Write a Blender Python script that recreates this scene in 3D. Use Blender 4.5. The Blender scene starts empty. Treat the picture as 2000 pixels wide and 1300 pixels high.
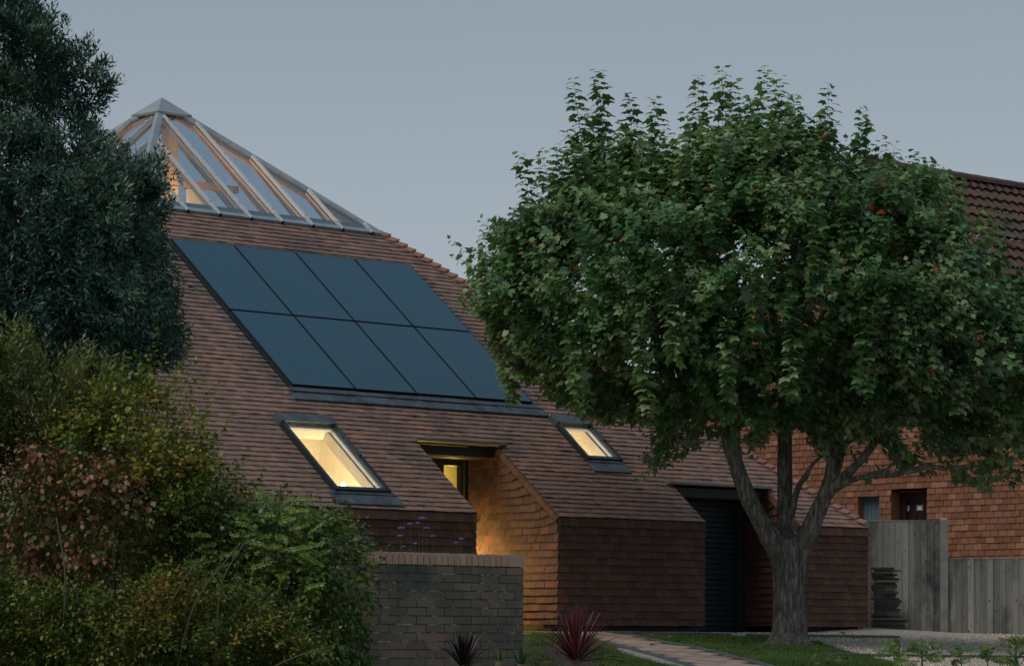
import bpy, bmesh, math, random
import numpy as np
from mathutils import Vector, noise as mn
random.seed(7)
rng = np.random.default_rng(7)
S = bpy.context.scene
COL = S.collection
PI = math.pi

# ------------------------------------------------------------------ camera
F_PX, YAW, HY, EYE = 6405.3, 0.7874, 1253.5, 1.6
cam_d = bpy.data.cameras.new('camera'); cam = bpy.data.objects.new('camera', cam_d); COL.objects.link(cam)
S.camera = cam
cam.location = (0, 0, EYE); cam.rotation_euler = (PI / 2, 0, -YAW)
cam_d.sensor_width = 36.0; cam_d.lens = 36.0 * F_PX / 2000.0
cam_d.shift_y = (HY - 650.0) / 2000.0
cam_d.clip_start = 0.5; cam_d.clip_end = 3000

# ------------------------------------------------------------------ world: dusk sky
SUN_EL, SUN_AZ = math.radians(55), math.atan2(0.16, -0.80)   # light comes from the afterglow on the left
W = bpy.data.worlds.new('World'); S.world = W; W.use_nodes = True
nt = W.node_tree; nt.nodes.clear()
wo = nt.nodes.new('ShaderNodeOutputWorld'); bg = nt.nodes.new('ShaderNodeBackground')
sky = nt.nodes.new('ShaderNodeTexSky'); sky.sky_type = 'NISHITA'; sky.sun_disc = False
sky.sun_elevation = math.radians(5); sky.sun_rotation = PI / 2 - SUN_AZ
sky.air_density = 1.0; sky.dust_density = 2.0; sky.ozone_density = 1.5
hs = nt.nodes.new('ShaderNodeHueSaturation'); hs.inputs['Saturation'].default_value = 0.55
mx = nt.nodes.new('ShaderNodeMix'); mx.data_type = 'RGBA'; mx.inputs[0].default_value = 0.80
tc = nt.nodes.new('ShaderNodeTexCoord'); sp = nt.nodes.new('ShaderNodeSeparateXYZ')
rp = nt.nodes.new('ShaderNodeValToRGB')
cr = rp.color_ramp; cr.elements[0].position = 0.0; cr.elements[0].color = (3.45, 3.95, 4.5, 1)
cr.elements[1].position = 1.0; cr.elements[1].color = (1.2, 1.75, 2.4, 1)
e = cr.elements.new(0.10); e.color = (3.1, 3.58, 4.12, 1)
e = cr.elements.new(0.22); e.color = (2.0, 2.52, 3.05, 1)
nt.links.new(tc.outputs['Generated'], sp.inputs[0]); nt.links.new(sp.outputs['Z'], rp.inputs[0])
nt.links.new(sky.outputs[0], hs.inputs['Color']); nt.links.new(hs.outputs[0], mx.inputs[6])
nt.links.new(rp.outputs[0], mx.inputs[7]); nt.links.new(mx.outputs[2], bg.inputs[0])
bg.inputs[1].default_value = 0.110
nt.links.new(bg.outputs[0], wo.inputs[0])
sd = bpy.data.lights.new('sun', 'SUN'); sd.energy = 1.12; sd.angle = math.radians(35); sd.color = (1.0, 0.90, 0.84)
sun = bpy.data.objects.new('sun', sd); COL.objects.link(sun)
Ls = Vector((math.cos(SUN_AZ) * math.cos(SUN_EL), math.sin(SUN_AZ) * math.cos(SUN_EL), math.sin(SUN_EL)))
sun.rotation_euler = Ls.to_track_quat('Z', 'Y').to_euler(); sun.location = (0, 0, 30)
S.view_settings.view_transform = 'Standard'; S.view_settings.look = 'None'
S.view_settings.exposure = 0.30; S.view_settings.gamma = 1.0
S.render.engine = 'CYCLES'
S.cycles.max_bounces = 8; S.cycles.transparent_max_bounces = 12

# ------------------------------------------------------------------ helpers
CY, SY = math.cos(YAW), math.sin(YAW)
RIGHT = np.array([CY, -SY, 0.0]); FWD = np.array([SY, CY, 0.0]); UP = np.array([0, 0, 1.0])

def P3(u, v, d):                       # survey of the place: lateral offset / height at a distance
    return FWD * d + RIGHT * ((u - 1000) / F_PX * d) + UP * (EYE + (HY - v) / F_PX * d)

GY = [-60, 0, 12, 21, 27.8, 30.0, 31, 200]
GZ = [-1.5, 0, 0.70, 1.22, 1.575, 1.725, 1.735, 1.80]
def G(x, y): return float(np.interp(y, GY, GZ))
def gp(u, v):                          # where a sight line meets the ground
    for d in np.arange(24, 60, 0.02):
        p = P3(u, v, d)
        if p[2] <= G(p[0], p[1]): return (p[0], p[1])
    return (p[0], p[1])

def tag(o, label=None, cat=None, group=None, kind=None):
    if label: o['label'] = label
    if cat: o['category'] = cat
    if group: o['group'] = group
    if kind: o['kind'] = kind
    return o
def thing(name, loc, label, cat, group=None):
    o = bpy.data.objects.new(name, None); COL.objects.link(o); o.location = loc
    o.empty_display_size = 0.2
    return tag(o, label, cat, group)
def link(name, me, mat, parent=None, smooth=False):
    o = bpy.data.objects.new(name, me); COL.objects.link(o)
    if mat is not None: me.materials.append(mat)
    if parent is not None:
        o.parent = parent
        M = Vector((0, 0, 0)); p = parent
        while p is not None: M += p.location; p = p.parent
        o.location = -M               # meshes are written in world coordinates
    if smooth: me.shade_smooth()
    return o

class MB:
    """collects faces, optional per-face attributes, becomes ONE mesh"""
    def __init__(s): s.v = []; s.f = []; s.a = []; s.b = []
    def face(s, pts, a=0.5, b=0.0):
        n = len(s.v); s.v.extend([tuple(map(float, p)) for p in pts]); s.f.append(tuple(range(n, n + len(pts)))); s.a.append(a); s.b.append(b)
    def hexa(s, c, a=0.5, b=0.0):      # c: 8 corners, bottom 4 (ccw from above) then top 4
        n = len(s.v); s.v.extend([tuple(map(float, p)) for p in c])
        for q in ((3, 2, 1, 0), (4, 5, 6, 7), (0, 1, 5, 4), (1, 2, 6, 5), (2, 3, 7, 6), (3, 0, 4, 7)):
            s.f.append(tuple(n + i for i in q)); s.a.append(a); s.b.append(b)
    def box(s, x0, x1, y0, y1, z0, z1, a=0.5, b=0.0):
        s.hexa([(x0, y0, z0), (x1, y0, z0), (x1, y1, z0), (x0, y1, z0), (x0, y0, z1), (x1, y0, z1), (x1, y1, z1), (x0, y1, z1)], a, b)
    def fbox(s, fr, s0, s1, t0, t1, n0, n1, a=0.5, b=0.0):
        s.hexa([fr(s0, t1, n0), fr(s1, t1, n0), fr(s1, t0, n0), fr(s0, t0, n0), fr(s0, t1, n1), fr(s1, t1, n1), fr(s1, t0, n1), fr(s0, t0, n1)], a, b)
    def tube(s, pts, rad, k=6, a=0.5, b=0.0, cap=True):
        pts = [np.array(p, float) for p in pts]; n0 = len(s.v)
        if not hasattr(rad, '__len__'): rad = [rad] * len(pts)
        ref = None
        for i, p in enumerate(pts):
            t = pts[min(i + 1, len(pts) - 1)] - pts[max(i - 1, 0)]; t /= (np.linalg.norm(t) + 1e-9)
            if ref is None: ref = np.array([1.0, 0, 0]) if abs(t[0]) < .8 else np.array([0, 1.0, 0])
            e1 = ref - t * ref.dot(t); e1 /= np.linalg.norm(e1); e2 = np.cross(t, e1); ref = e1
            for j in range(k):
                an = 2 * PI * j / k
                s.v.append(tuple(p + rad[i] * (math.cos(an) * e1 + math.sin(an) * e2)))
        for i in range(len(pts) - 1):
            for j in range(k):
                q = n0 + i * k
                s.f.append((q + j, q + (j + 1) % k, q + k + (j + 1) % k, q + k + j)); s.a.append(a); s.b.append(b)
        if cap:
            s.f.append(tuple(n0 + j for j in reversed(range(k)))); s.a.append(a); s.b.append(b)
            q = n0 + (len(pts) - 1) * k
            s.f.append(tuple(q + j for j in range(k))); s.a.append(a); s.b.append(b)
    def build(s, name, mat, parent=None, smooth=False):
        me = bpy.data.meshes.new(name); me.from_pydata(s.v, [], s.f); me.update()
        at = me.attributes.new('rnd', 'FLOAT', 'FACE'); at.data.foreach_set('value', np.array(s.a, np.float32))
        at = me.attributes.new('aux', 'FLOAT', 'FACE'); at.data.foreach_set('value', np.array(s.b, np.float32))
        return link(name, me, mat, parent, smooth)

def split_build(mb, name, mt, parent):
    par = list(range(len(mb.v)))
    def find(i):
        while par[i] != i: par[i] = par[par[i]]; i = par[i]
        return i
    for f in mb.f:
        for j in f[1:]: par[find(j)] = find(f[0])
    groups = {}
    for k, f in enumerate(mb.f): groups.setdefault(find(f[0]), []).append(k)
    outs = []
    for g in groups.values():
        m2 = MB()
        for k in g: m2.face([mb.v[i] for i in mb.f[k]], mb.a[k], mb.b[k])
        o = m2.build(name, mt, parent)
        bm = bmesh.new(); bm.from_mesh(o.data); bmesh.ops.remove_doubles(bm, verts=bm.verts[:], dist=1e-5); bm.to_mesh(o.data); bm.free()
        outs.append(o)
    return outs

# ------------------------------------------------------------------ materials
def mat(name, base=(.5, .5, .5), rough=.7, metal=0, spec=.5):
    m = bpy.data.materials.new(name); m.use_nodes = True; b = m.node_tree.nodes['Principled BSDF']
    b.inputs['Base Color'].default_value = (*base, 1); b.inputs['Roughness'].default_value = rough
    b.inputs['Metallic'].default_value = metal; b.inputs['Specular IOR Level'].default_value = spec
    return m
def N(m, t, **kw):
    n = m.node_tree.nodes.new(t)
    for k, v in kw.items():
        if k in n.inputs: n.inputs[k].default_value = v
        else: setattr(n, k, v)
    return n
def L(m, a, b): m.node_tree.links.new(a, b)
def bsdf(m): return m.node_tree.nodes['Principled BSDF']
def ramp(m, fac, stops):
    r = N(m, 'ShaderNodeValToRGB'); c = r.color_ramp
    while len(c.elements) > 1: c.elements.remove(c.elements[-1])
    c.elements[0].position = stops[0][0]; c.elements[0].color = (*stops[0][1], 1)
    for p, col in stops[1:]:
        el = c.elements.new(p); el.color = (*col, 1)
    L(m, fac, r.inputs[0]); return r.outputs[0]
def attr(m, n): return N(m, 'ShaderNodeAttribute', attribute_name=n).outputs['Fac']
def mixc(m, fac, a, b, mode='MIX'):
    x = N(m, 'ShaderNodeMix', data_type='RGBA', blend_type=mode)
    if isinstance(fac, (int, float)): x.inputs[0].default_value = fac
    else: L(m, fac, x.inputs[0])
    for i, c in ((6, a), (7, b)):
        if isinstance(c, tuple): x.inputs[i].default_value = (*c, 1)
        else: L(m, c, x.inputs[i])
    return x.outputs[2]
def nz(m, scale, detail=4, rough=.6, vec=None, typ='ShaderNodeTexNoise', stretch=None):
    n = N(m, typ); n.inputs['Scale'].default_value = scale
    if typ == 'ShaderNodeTexNoise': n.inputs['Detail'].default_value = detail; n.inputs['Roughness'].default_value = rough
    if vec is None: vec = N(m, 'ShaderNodeNewGeometry').outputs['Position']
    if stretch:
        mp = N(m, 'ShaderNodeMapping'); mp.inputs['Scale'].default_value = stretch
        L(m, vec, mp.inputs[0]); vec = mp.outputs[0]
    L(m, vec, n.inputs['Vector'])
    return n.outputs[0]
def bump(m, h, strength=.3, dist=.01):
    b = N(m, 'ShaderNodeBump'); b.inputs['Strength'].default_value = strength; b.inputs['Distance'].default_value = dist
    L(m, h, b.inputs['Height']); L(m, b.outputs[0], bsdf(m).inputs['Normal'])
def thr(m, x, lo, hi):
    r = N(m, 'ShaderNodeMapRange'); r.inputs[1].default_value = lo; r.inputs[2].default_value = hi; L(m, x, r.inputs[0]); return r.outputs[0]
def vmul(m, col, fac_out, lo, hi):     # brightness variation
    r = N(m, 'ShaderNodeMapRange'); r.inputs[3].default_value = lo; r.inputs[4].default_value = hi; L(m, fac_out, r.inputs[0])
    return mixc(m, 1.0, col, r.outputs[0], 'MULTIPLY')

def tile_mat(name, stops, grey=(.13, .125, .14), stain=(.07, .06, .05), stain_lo=.60, rough=.85):
    m = mat(name, rough=rough, spec=.25)
    c = ramp(m, attr(m, 'rnd'), stops)
    c = mixc(m, attr(m, 'aux'), c, grey)
    c = vmul(m, c, nz(m, 26, 3), .72, 1.25)
    c = mixc(m, thr(m, nz(m, .9, 5, .65), stain_lo, stain_lo + .22), c, stain)
    c = mixc(m, thr(m, nz(m, 60, 2), .70, .76), c, (.40, .40, .38))
    c = vmul(m, c, nz(m, 2.4, 6, .7), .74, 1.22)
    L(m, c, bsdf(m).inputs['Base Color']); bump(m, nz(m, 140, 3), .35, .004)
    return m
M = {}
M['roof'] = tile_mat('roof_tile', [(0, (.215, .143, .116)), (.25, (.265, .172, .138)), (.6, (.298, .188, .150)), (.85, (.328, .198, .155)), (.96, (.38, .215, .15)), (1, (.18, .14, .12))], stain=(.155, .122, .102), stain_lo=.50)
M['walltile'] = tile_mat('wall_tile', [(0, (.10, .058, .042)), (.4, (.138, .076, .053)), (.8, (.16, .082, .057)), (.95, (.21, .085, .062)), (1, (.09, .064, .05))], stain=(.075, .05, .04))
M['hip'] = tile_mat('hip_tile', [(0, (.31, .165, .13)), (1, (.40, .21, .16))], stain_lo=.68)
M['orange'] = tile_mat('neighbour_tile', [(0, (.19, .088, .048)), (.3, (.25, .113, .060)), (.7, (.295, .132, .070)), (.92, (.38, .19, .115)), (1, (.19, .10, .06))], stain=(.20, .10, .068), stain_lo=.50)
M['pantile'] = tile_mat('pantile', [(0, (.10, .060, .048)), (1, (.155, .088, .066))], stain=(.09, .08, .065), stain_lo=.5)
M['dark'] = mat('black_timber', (.02, .02, .018), .6)
M['under'] = mat('roof_underlay', (.04, .03, .028), .9)
M['zinc'] = mat('zinc_sheet', (.42, .45, .46), .5, .15); m = M['zinc']
L(m, vmul(m, ramp(m, nz(m, 3, 5), [(.3, (.27, .315, .34)), (.7, (.38, .43, .455))]), nz(m, 30, 2), .85, 1.1), bsdf(m).inputs['Base Color'])
M['flash'] = mat('lead_flashing', (.10, .125, .14), .55, .3); m = M['flash']
L(m, ramp(m, nz(m, 5, 5), [(.35, (.06, .08, .095)), (.65, (.14, .17, .19))]), bsdf(m).inputs['Base Color']); bump(m, nz(m, 9, 3), .5, .02)
M['alu'] = mat('aluminium_bar', (.54, .57, .59), .45, .05)
M['frame'] = mat('window_frame_grey', (.045, .06, .07), .4, .5)
M['wood'] = mat('rafter_timber', (.55, .30, .12), .6); m = M['wood']
L(m, ramp(m, nz(m, 8, 4, stretch=(1, 1, .2)), [(.3, (.50, .27, .11)), (.7, (.68, .40, .18))]), bsdf(m).inputs['Base Color'])
M['palewood'] = mat('pale_timber', (.80, .52, .24), .6)
M['cream'] = mat('cream_plaster', (.82, .76, .62), .8)
M['apron'] = mat('blue_grey_sheet', (.10, .17, .22), .4, .2)
M['wellgrey'] = mat('light_well_lining', (.12, .12, .12), .8)
M['white'] = mat('white_frame', (.75, .75, .72), .5)
M['gutter'] = mat('gutter_grey', (.20, .20, .19), .5, .1)
M['darksof'] = mat('soffit_board', (.028, .026, .022), .7)
M['panelframe'] = mat('panel_frame', (.012, .014, .017), .45)
m = M['panel'] = mat('solar_glass', (.010, .045, .085), .32, 0, .65)
w = nz(m, 1.0, 3, stretch=(30, 30, 30)); lines = N(m, 'ShaderNodeTexWave', bands_direction='Z'); lines.inputs['Scale'].default_value = 14
L(m, N(m, 'ShaderNodeNewGeometry').outputs['Position'], lines.inputs['Vector'])
L(m, mixc(m, lines.outputs['Fac'], (.010, .072, .118), (.018, .090, .140)), bsdf(m).inputs['Base Color'])
bump(m, nz(m, 220, 2), .10, .002)
def glass(name, tint, refl=.10, rough=.02):
    m = bpy.data.materials.new(name); m.use_nodes = True; n = m.node_tree; n.nodes.clear()
    o = n.nodes.new('ShaderNodeOutputMaterial'); t = n.nodes.new('ShaderNodeBsdfTransparent'); t.inputs[0].default_value = (*tint, 1)
    g = n.nodes.new('ShaderNodeBsdfGlossy'); g.inputs['Roughness'].default_value = rough; g.inputs['Color'].default_value = (.9, .95, 1, 1)
    f = n.nodes.new('ShaderNodeFresnel'); gg = n.nodes.new('ShaderNodeNewGeometry'); mr = n.nodes.new('ShaderNodeMapRange')
    mr.inputs[3].default_value = 1.5; mr.inputs[4].default_value = 1 / 1.5; n.links.new(gg.outputs['Backfacing'], mr.inputs[0]); n.links.new(mr.outputs[0], f.inputs[0])
    a = n.nodes.new('ShaderNodeMath'); a.operation = 'ADD'; a.inputs[1].default_value = refl; a.use_clamp = True
    x = n.nodes.new('ShaderNodeMixShader'); n.links.new(f.outputs[0], a.inputs[0]); n.links.new(a.outputs[0], x.inputs[0])
    n.links.new(t.outputs[0], x.inputs[1]); n.links.new(g.outputs[0], x.inputs[2]); n.links.new(x.outputs[0], o.inputs[0])
    return m
M['glass'] = glass('lantern_glass', (.70, .78, .85), .10)
M['wglass'] = glass('window_glass', (.93, .95, .95), .02)
def emit(name, col, st):
    m = bpy.data.materials.new(name); m.use_nodes = True; n = m.node_tree; n.nodes.clear()
    o = n.nodes.new('ShaderNodeOutputMaterial'); e = n.nodes.new('ShaderNodeEmission'); e.inputs[0].default_value = (*col, 1); e.inputs[1].default_value = st
    n.links.new(e.outputs[0], o.inputs[0]); return m
M['bulb'] = emit('lit_bulb', (1, .75, .42), 14)
M['blind'] = mat('yellow_blind', (.80, .68, .30), .8)
m = M['brick'] = mat('weathered_brick', rough=.95, spec=.2)
c = ramp(m, attr(m, 'rnd'), [(0, (.17, .130, .092)), (.45, (.215, .165, .118)), (.8, (.25, .18, .125)), (1, (.31, .19, .13))])
c = vmul(m, c, nz(m, 55, 5, .8), .55, 1.9)
c = mixc(m, thr(m, nz(m, 1.6, 4), .45, .7), c, (.12, .12, .095))
c = mixc(m, thr(m, nz(m, 75, 3, .8), .62, .70), c, (.30, .29, .27))
c = mixc(m, thr(m, nz(m, 6.5, 3, .5), .70, .73), c, (.42, .42, .41))
L(m, c, bsdf(m).inputs['Base Color']); bump(m, nz(m, 90, 4), .8, .008)
m = M['mortar'] = mat('mortar', rough=.95)
c = mixc(m, thr(m, nz(m, 7, 5, .8), .53, .58), (.11, .095, .078), (.55, .54, .50)); L(m, c, bsdf(m).inputs['Base Color']); bump(m, nz(m, 120, 3), .8, .01)
m = M['coping'] = mat('coping_brick', rough=.9, spec=.2)
c = ramp(m, attr(m, 'rnd'), [(0, (.58, .35, .25)), (.5, (.64, .40, .29)), (1, (.70, .46, .34))])
c = vmul(m, c, nz(m, 60, 4, .7), .75, 1.2); L(m, c, bsdf(m).inputs['Base Color']); bump(m, nz(m, 120, 3), .4, .004)
m = M['fence'] = mat('weathered_board', rough=.85, spec=.25)
c = ramp(m, attr(m, 'rnd'), [(0, (.17, .17, .155)), (.5, (.25, .245, .215)), (1, (.36, .34, .29))])
c = vmul(m, c, nz(m, 30, 5, .7, stretch=(1, 1, .05)), .4, 1.6)
c = mixc(m, thr(m, nz(m, 2.2, 4, .6, stretch=(1, 1, .5)), .47, .72), c, (.045, .055, .058))
c = mixc(m, thr(m, nz(m, 22, 1, .5, stretch=(1, 1, .6)), .72, .76), c, (.02, .02, .02))
L(m, c, bsdf(m).inputs['Base Color']); bump(m, nz(m, 45, 4, .7, stretch=(1, 1, .05)), .6, .006)
m = M['concrete'] = mat('concrete', rough=.9)
c = vmul(m, ramp(m, nz(m, 4, 5), [(.3, (.20, .20, .18)), (.7, (.33, .33, .30))]), nz(m, 60, 3), .7, 1.2); L(m, c, bsdf(m).inputs['Base Color']); bump(m, nz(m, 90, 3), .5, .005)
m = M['bark'] = mat('maple_bark', rough=.95, spec=.2)
c = ramp(m, nz(m, 24, 6, .7, stretch=(1, 1, .18)), [(.33, (.045, .042, .035)), (.5, (.13, .124, .108)), (.64, (.29, .28, .25))])
c = mixc(m, thr(m, nz(m, 3.0, 4), .52, .70), c, (.075, .085, .05))
c = mixc(m, thr(m, nz(m, 28, 2), .70, .74), c, (.38, .38, .35))
L(m, c, bsdf(m).inputs['Base Color']); bump(m, nz(m, 26, 6, .7, stretch=(1, 1, .16)), .8, .028)
M['twig'] = mat('red_twig', (.09, .035, .028), .7)
M['stem'] = mat('pale_stem', (.20, .16, .09), .8)
M['branch'] = mat('grey_branch', (.10, .085, .055), .8)
M['darkstem'] = mat('dark_twig', (.03, .035, .02), .8)
M['gstem'] = mat('green_stem', (.08, .12, .04), .7)
m = M['shutter'] = mat('roller_shutter', (.012, .020, .026), .5)
L(m, ramp(m, nz(m, 6, 4, stretch=(1, 1, 5)), [(.3, (.010, .017, .022)), (.7, (.018, .030, .038))]), bsdf(m).inputs['Base Color'])

def leafmat(name, stops, rough=.42, spec=.45, trans=.22, tcol=None, back=None):
    m = mat(name, rough=rough, spec=spec); b = bsdf(m)
    c = ramp(m, attr(m, 'rnd'), stops); c = vmul(m, c, nz(m, 9, 2), .8, 1.2)
    if back:
        g = N(m, 'ShaderNodeNewGeometry'); c2 = mixc(m, g.outputs['Backfacing'], c, back)
    else: c2 = c
    L(m, c2, b.inputs['Base Color'])
    t = N(m, 'ShaderNodeBsdfTranslucent'); L(m, mixc(m, 1.0, c, tcol or (1.3, 1.5, .6), 'MULTIPLY'), t.inputs[0])
    x = N(m, 'ShaderNodeMixShader'); x.inputs[0].default_value = trans
    out = [n for n in m.node_tree.nodes if n.type == 'OUTPUT_MATERIAL'][0]
    L(m, b.outputs[0], x.inputs[1]); L(m, t.outputs[0], x.inputs[2]); L(m, x.outputs[0], out.inputs[0])
    return m
M['maple'] = leafmat('maple_leaf', [(0, (.045, .125, .040)), (.40, (.085, .20, .062)), (.72, (.165, .30, .105)), (.955, (.30, .39, .22)), (.975, (.24, .17, .02)), (1, (.28, .06, .015))], back=(.19, .24, .18))
M['evergreen'] = leafmat('evergreen_leaf', [(0, (.032, .080, .066)), (.5, (.066, .145, .110)), (.85, (.13, .23, .16)), (1, (.22, .31, .18))], rough=.38, trans=.12, back=(.09, .11, .085))
M['yellowgreen'] = leafmat('hawthorn_leaf', [(0, (.05, .09, .012)), (.5, (.12, .17, .022)), (.85, (.25, .28, .04)), (.97, (.33, .29, .04)), (1, (.40, .24, .03))])  # hedge ramps, here to small_leaf: warm light on the leaves put into the colour
M['olive'] = leafmat('olive_shrub_leaf', [(0, (.055, .085, .035)), (.5, (.11, .145, .05)), (1, (.25, .26, .08))])
M['redleaf'] = leafmat('autumn_leaf', [(0, (.07, .12, .018)), (.40, (.11, .13, .025)), (.55, (.17, .065, .025)), (.8, (.24, .085, .035)), (1, (.30, .17, .05))], trans=.15, tcol=(1.2, 1, .6))
M['pinnate'] = leafmat('pinnate_leaf', [(0, (.065, .13, .015)), (.6, (.14, .24, .028)), (1, (.28, .36, .05))])
M['ivy'] = leafmat('ivy_leaf', [(0, (.04, .09, .014)), (.6, (.10, .175, .026)), (.9, (.22, .28, .05)), (1, (.25, .16, .03))], rough=.35)
M['privet'] = leafmat('small_leaf', [(0, (.04, .075, .010)), (.6, (.10, .15, .020)), (.93, (.21, .25, .04)), (1, (.30, .16, .03))])  # yellow, bright end of the ramp includes painted warm light
M['cord_red'] = leafmat('red_cordyline_leaf', [(0, (.06, .025, .032)), (.5, (.16, .03, .042)), (.8, (.24, .08, .09)), (1, (.26, .18, .19))], rough=.35, trans=.15, tcol=(1.5, .5, .5))
M['cord_dark'] = leafmat('dark_cordyline_leaf', [(0, (.015, .010, .014)), (1, (.045, .022, .03))], rough=.35, trans=.05)
M['strap'] = leafmat('strap_leaf', [(0, (.02, .07, .03)), (.8, (.06, .13, .06)), (1, (.32, .33, .10))])
M['petal'] = mat('violet_petal', (.20, .13, .36), .7)
M['dry'] = leafmat('dry_leaf', [(0, (.10, .07, .035)), (1, (.24, .17, .09))], trans=.1, tcol=(1, 1, .7))
m = M['grassm'] = leafmat('grass_blade', [(0, (.04, .09, .016)), (.6, (.07, .145, .025)), (1, (.15, .19, .055))], rough=.6)
m = M['ground'] = mat('lawn_ground', rough=1, spec=.1)
L(m, vmul(m, ramp(m, nz(m, 1.1, 6), [(.3, (.045, .075, .020)), (.7, (.08, .10, .034))]), nz(m, 45, 3), .6, 1.3), bsdf(m).inputs['Base Color']); bump(m, nz(m, 40, 4), .8, .03)
m = M['gravel'] = mat('gravel', rough=.95, spec=.15)
vv = N(m, 'ShaderNodeTexVoronoi'); vv.inputs['Scale'].default_value = 42; L(m, N(m, 'ShaderNodeNewGeometry').outputs['Position'], vv.inputs['Vector'])
c = vmul(m, ramp(m, vv.outputs['Color'], [(.1, (.28, .24, .18)), (.5, (.52, .45, .36)), (.9, (.70, .64, .55))]), vv.outputs['Distance'], 1.3, .4)
L(m, c, bsdf(m).inputs['Base Color']); bump(m, vv.outputs['Distance'], -1, .02)
m = M['pebble'] = mat('pebble', rough=.85, spec=.2)
L(m, ramp(m, attr(m, 'rnd'), [(0, (.25, .20, .15)), (.5, (.52, .44, .34)), (.9, (.68, .61, .50)), (1, (.8, .78, .72))]), bsdf(m).inputs['Base Color'])
m = M['paver'] = mat('paver', rough=.9, spec=.2)
L(m, vmul(m, ramp(m, attr(m, 'rnd'), [(0, (.26, .19, .155)), (.6, (.36, .27, .22)), (1, (.42, .35, .30))]), nz(m, 35, 4), .75, 1.15), bsdf(m).inputs['Base Color'])
M['edging'] = mat('blue_brick_edging', (.075, .09, .095), .8)
M['soil'] = mat('soil', (.035, .028, .02), 1)
m = M['slate'] = mat('stacked_slate', rough=.9); L(m, ramp(m, attr(m, 'rnd'), [(0, (.035, .04, .04)), (.6, (.085, .085, .07)), (1, (.16, .14, .10))]), bsdf(m).inputs['Base Color'])
m = M['sleeper'] = mat('old_sleeper', rough=.95); L(m, vmul(m, ramp(m, nz(m, 20, 5, stretch=(.1, 1, 1)), [(.3, (.06, .065, .065)), (.7, (.17, .175, .17))]), nz(m, 30, 3), .7, 1.2), bsdf(m).inputs['Base Color'])
M['doorw'] = mat('dark_door', (.035, .018, .014), .4)
M['bluewood'] = mat('blue_grey_boards', (.10, .15, .18), .7)

# ------------------------------------------------------------------ ground and surfaces
def sheet(name, poly, off, material, kind='structure', step=.3):
    bm = bmesh.new(); f = bm.faces.new([bm.verts.new((x, y, 0)) for x, y in poly])
    if f.normal.z < 0 or True: bmesh.ops.recalc_face_normals(bm, faces=bm.faces[:])
    ys = [p[1] for p in poly]
    for yy in [v for v in GY if min(ys) < v < max(ys)] + list(np.arange(min(ys) + .001, max(ys), step)):
        bmesh.ops.bisect_plane(bm, geom=bm.verts[:] + bm.edges[:] + bm.faces[:], plane_co=(0, yy, 0), plane_no=(0, 1, 0))
    for v in bm.verts: v.co.z = G(v.co.x, v.co.y) + off
    bm.normal_update()
    for f in bm.faces:
        if f.normal.z < 0: f.normal_flip()
    me = bpy.data.meshes.new(name); bm.to_mesh(me); bm.free()
    o = link(name, me, material)
    if kind: o['kind'] = kind
    return o
gx = sorted(set([-400, -150, -60, -20, 80, 150, 400, 900] + list(range(0, 70, 2))))
gy = sorted(set([-300, -60, -20, 0, 6, 12, 16, 21, 24, 27.8, 29, 30, 31, 36, 45, 60, 90, 200, 900]))
bm = bmesh.new(); vs = [[bm.verts.new((x, y, G(x, y))) for x in gx] for y in gy]
for j in range(len(gy) - 1):
    for i in range(len(gx) - 1): bm.faces.new((vs[j][i], vs[j][i + 1], vs[j + 1][i + 1], vs[j + 1][i]))
me = bpy.data.meshes.new('ground'); bm.to_mesh(me); bm.free(); tag(link('ground', me, M['ground']), kind='structure')

def inpoly(px, py, poly):
    poly = np.array(poly); inside = np.zeros(len(px), bool); j = len(poly) - 1
    for i in range(len(poly)):
        xi, yi = poly[i]; xj, yj = poly[j]
        c = ((yi > py) != (yj > py)) & (px < (xj - xi) * (py - yi) / (yj - yi + 1e-12) + xi)
        inside ^= c; j = i
    return inside
def edgedist(px, py, poly):
    poly = np.array(poly, float); d = np.full(len(px), 1e9)
    for i in range(len(poly)):
        a = poly[i]; b = poly[(i + 1) % len(poly)]; ab = b - a; L2 = ab @ ab + 1e-9
        t = np.clip(((px - a[0]) * ab[0] + (py - a[1]) * ab[1]) / L2, 0, 1)
        d = np.minimum(d, np.hypot(px - a[0] - t * ab[0], py - a[1] - t * ab[1]))
    return d
def pts_in(poly, n):
    p = np.array(poly); lo = p.min(0); hi = p.max(0); out = np.zeros((0, 2))
    while len(out) < n:
        q = rng.uniform(lo, hi, (n * 3, 2)); out = np.vstack([out, q[inpoly(q[:, 0], q[:, 1], poly)]])
    return out[:n]

gravel_poly = [(28.5, 29.9), gp(1330, 1240.0), gp(1480, 1243), gp(1600, 1252), gp(1650, 1270), gp(1760, 1297), gp(1900, 1330), (50, 22), (55, 40), (28.5, 40)]
sheet('gravel_drive', gravel_poly, .004, M['gravel'])
path_r = [(31.9, 32.0), (31.9, 30.3), gp(1228, 1239.5), gp(1275, 1250), gp(1350, 1263.5), gp(1400, 1275), gp(1470, 1293), gp(1560, 1318), gp(1640, 1345)]
path_l = [gp(1490, 1345), gp(1400, 1318), gp(1350, 1302), gp(1290, 1284), gp(1230, 1268), gp(1185, 1256), gp(1120, 1243), gp(1060, 1237), (29.9, 30.0), (29.9, 32.0)]
path_poly = path_r + path_l
sheet('path', path_poly, .008, M['soil'])
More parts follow.
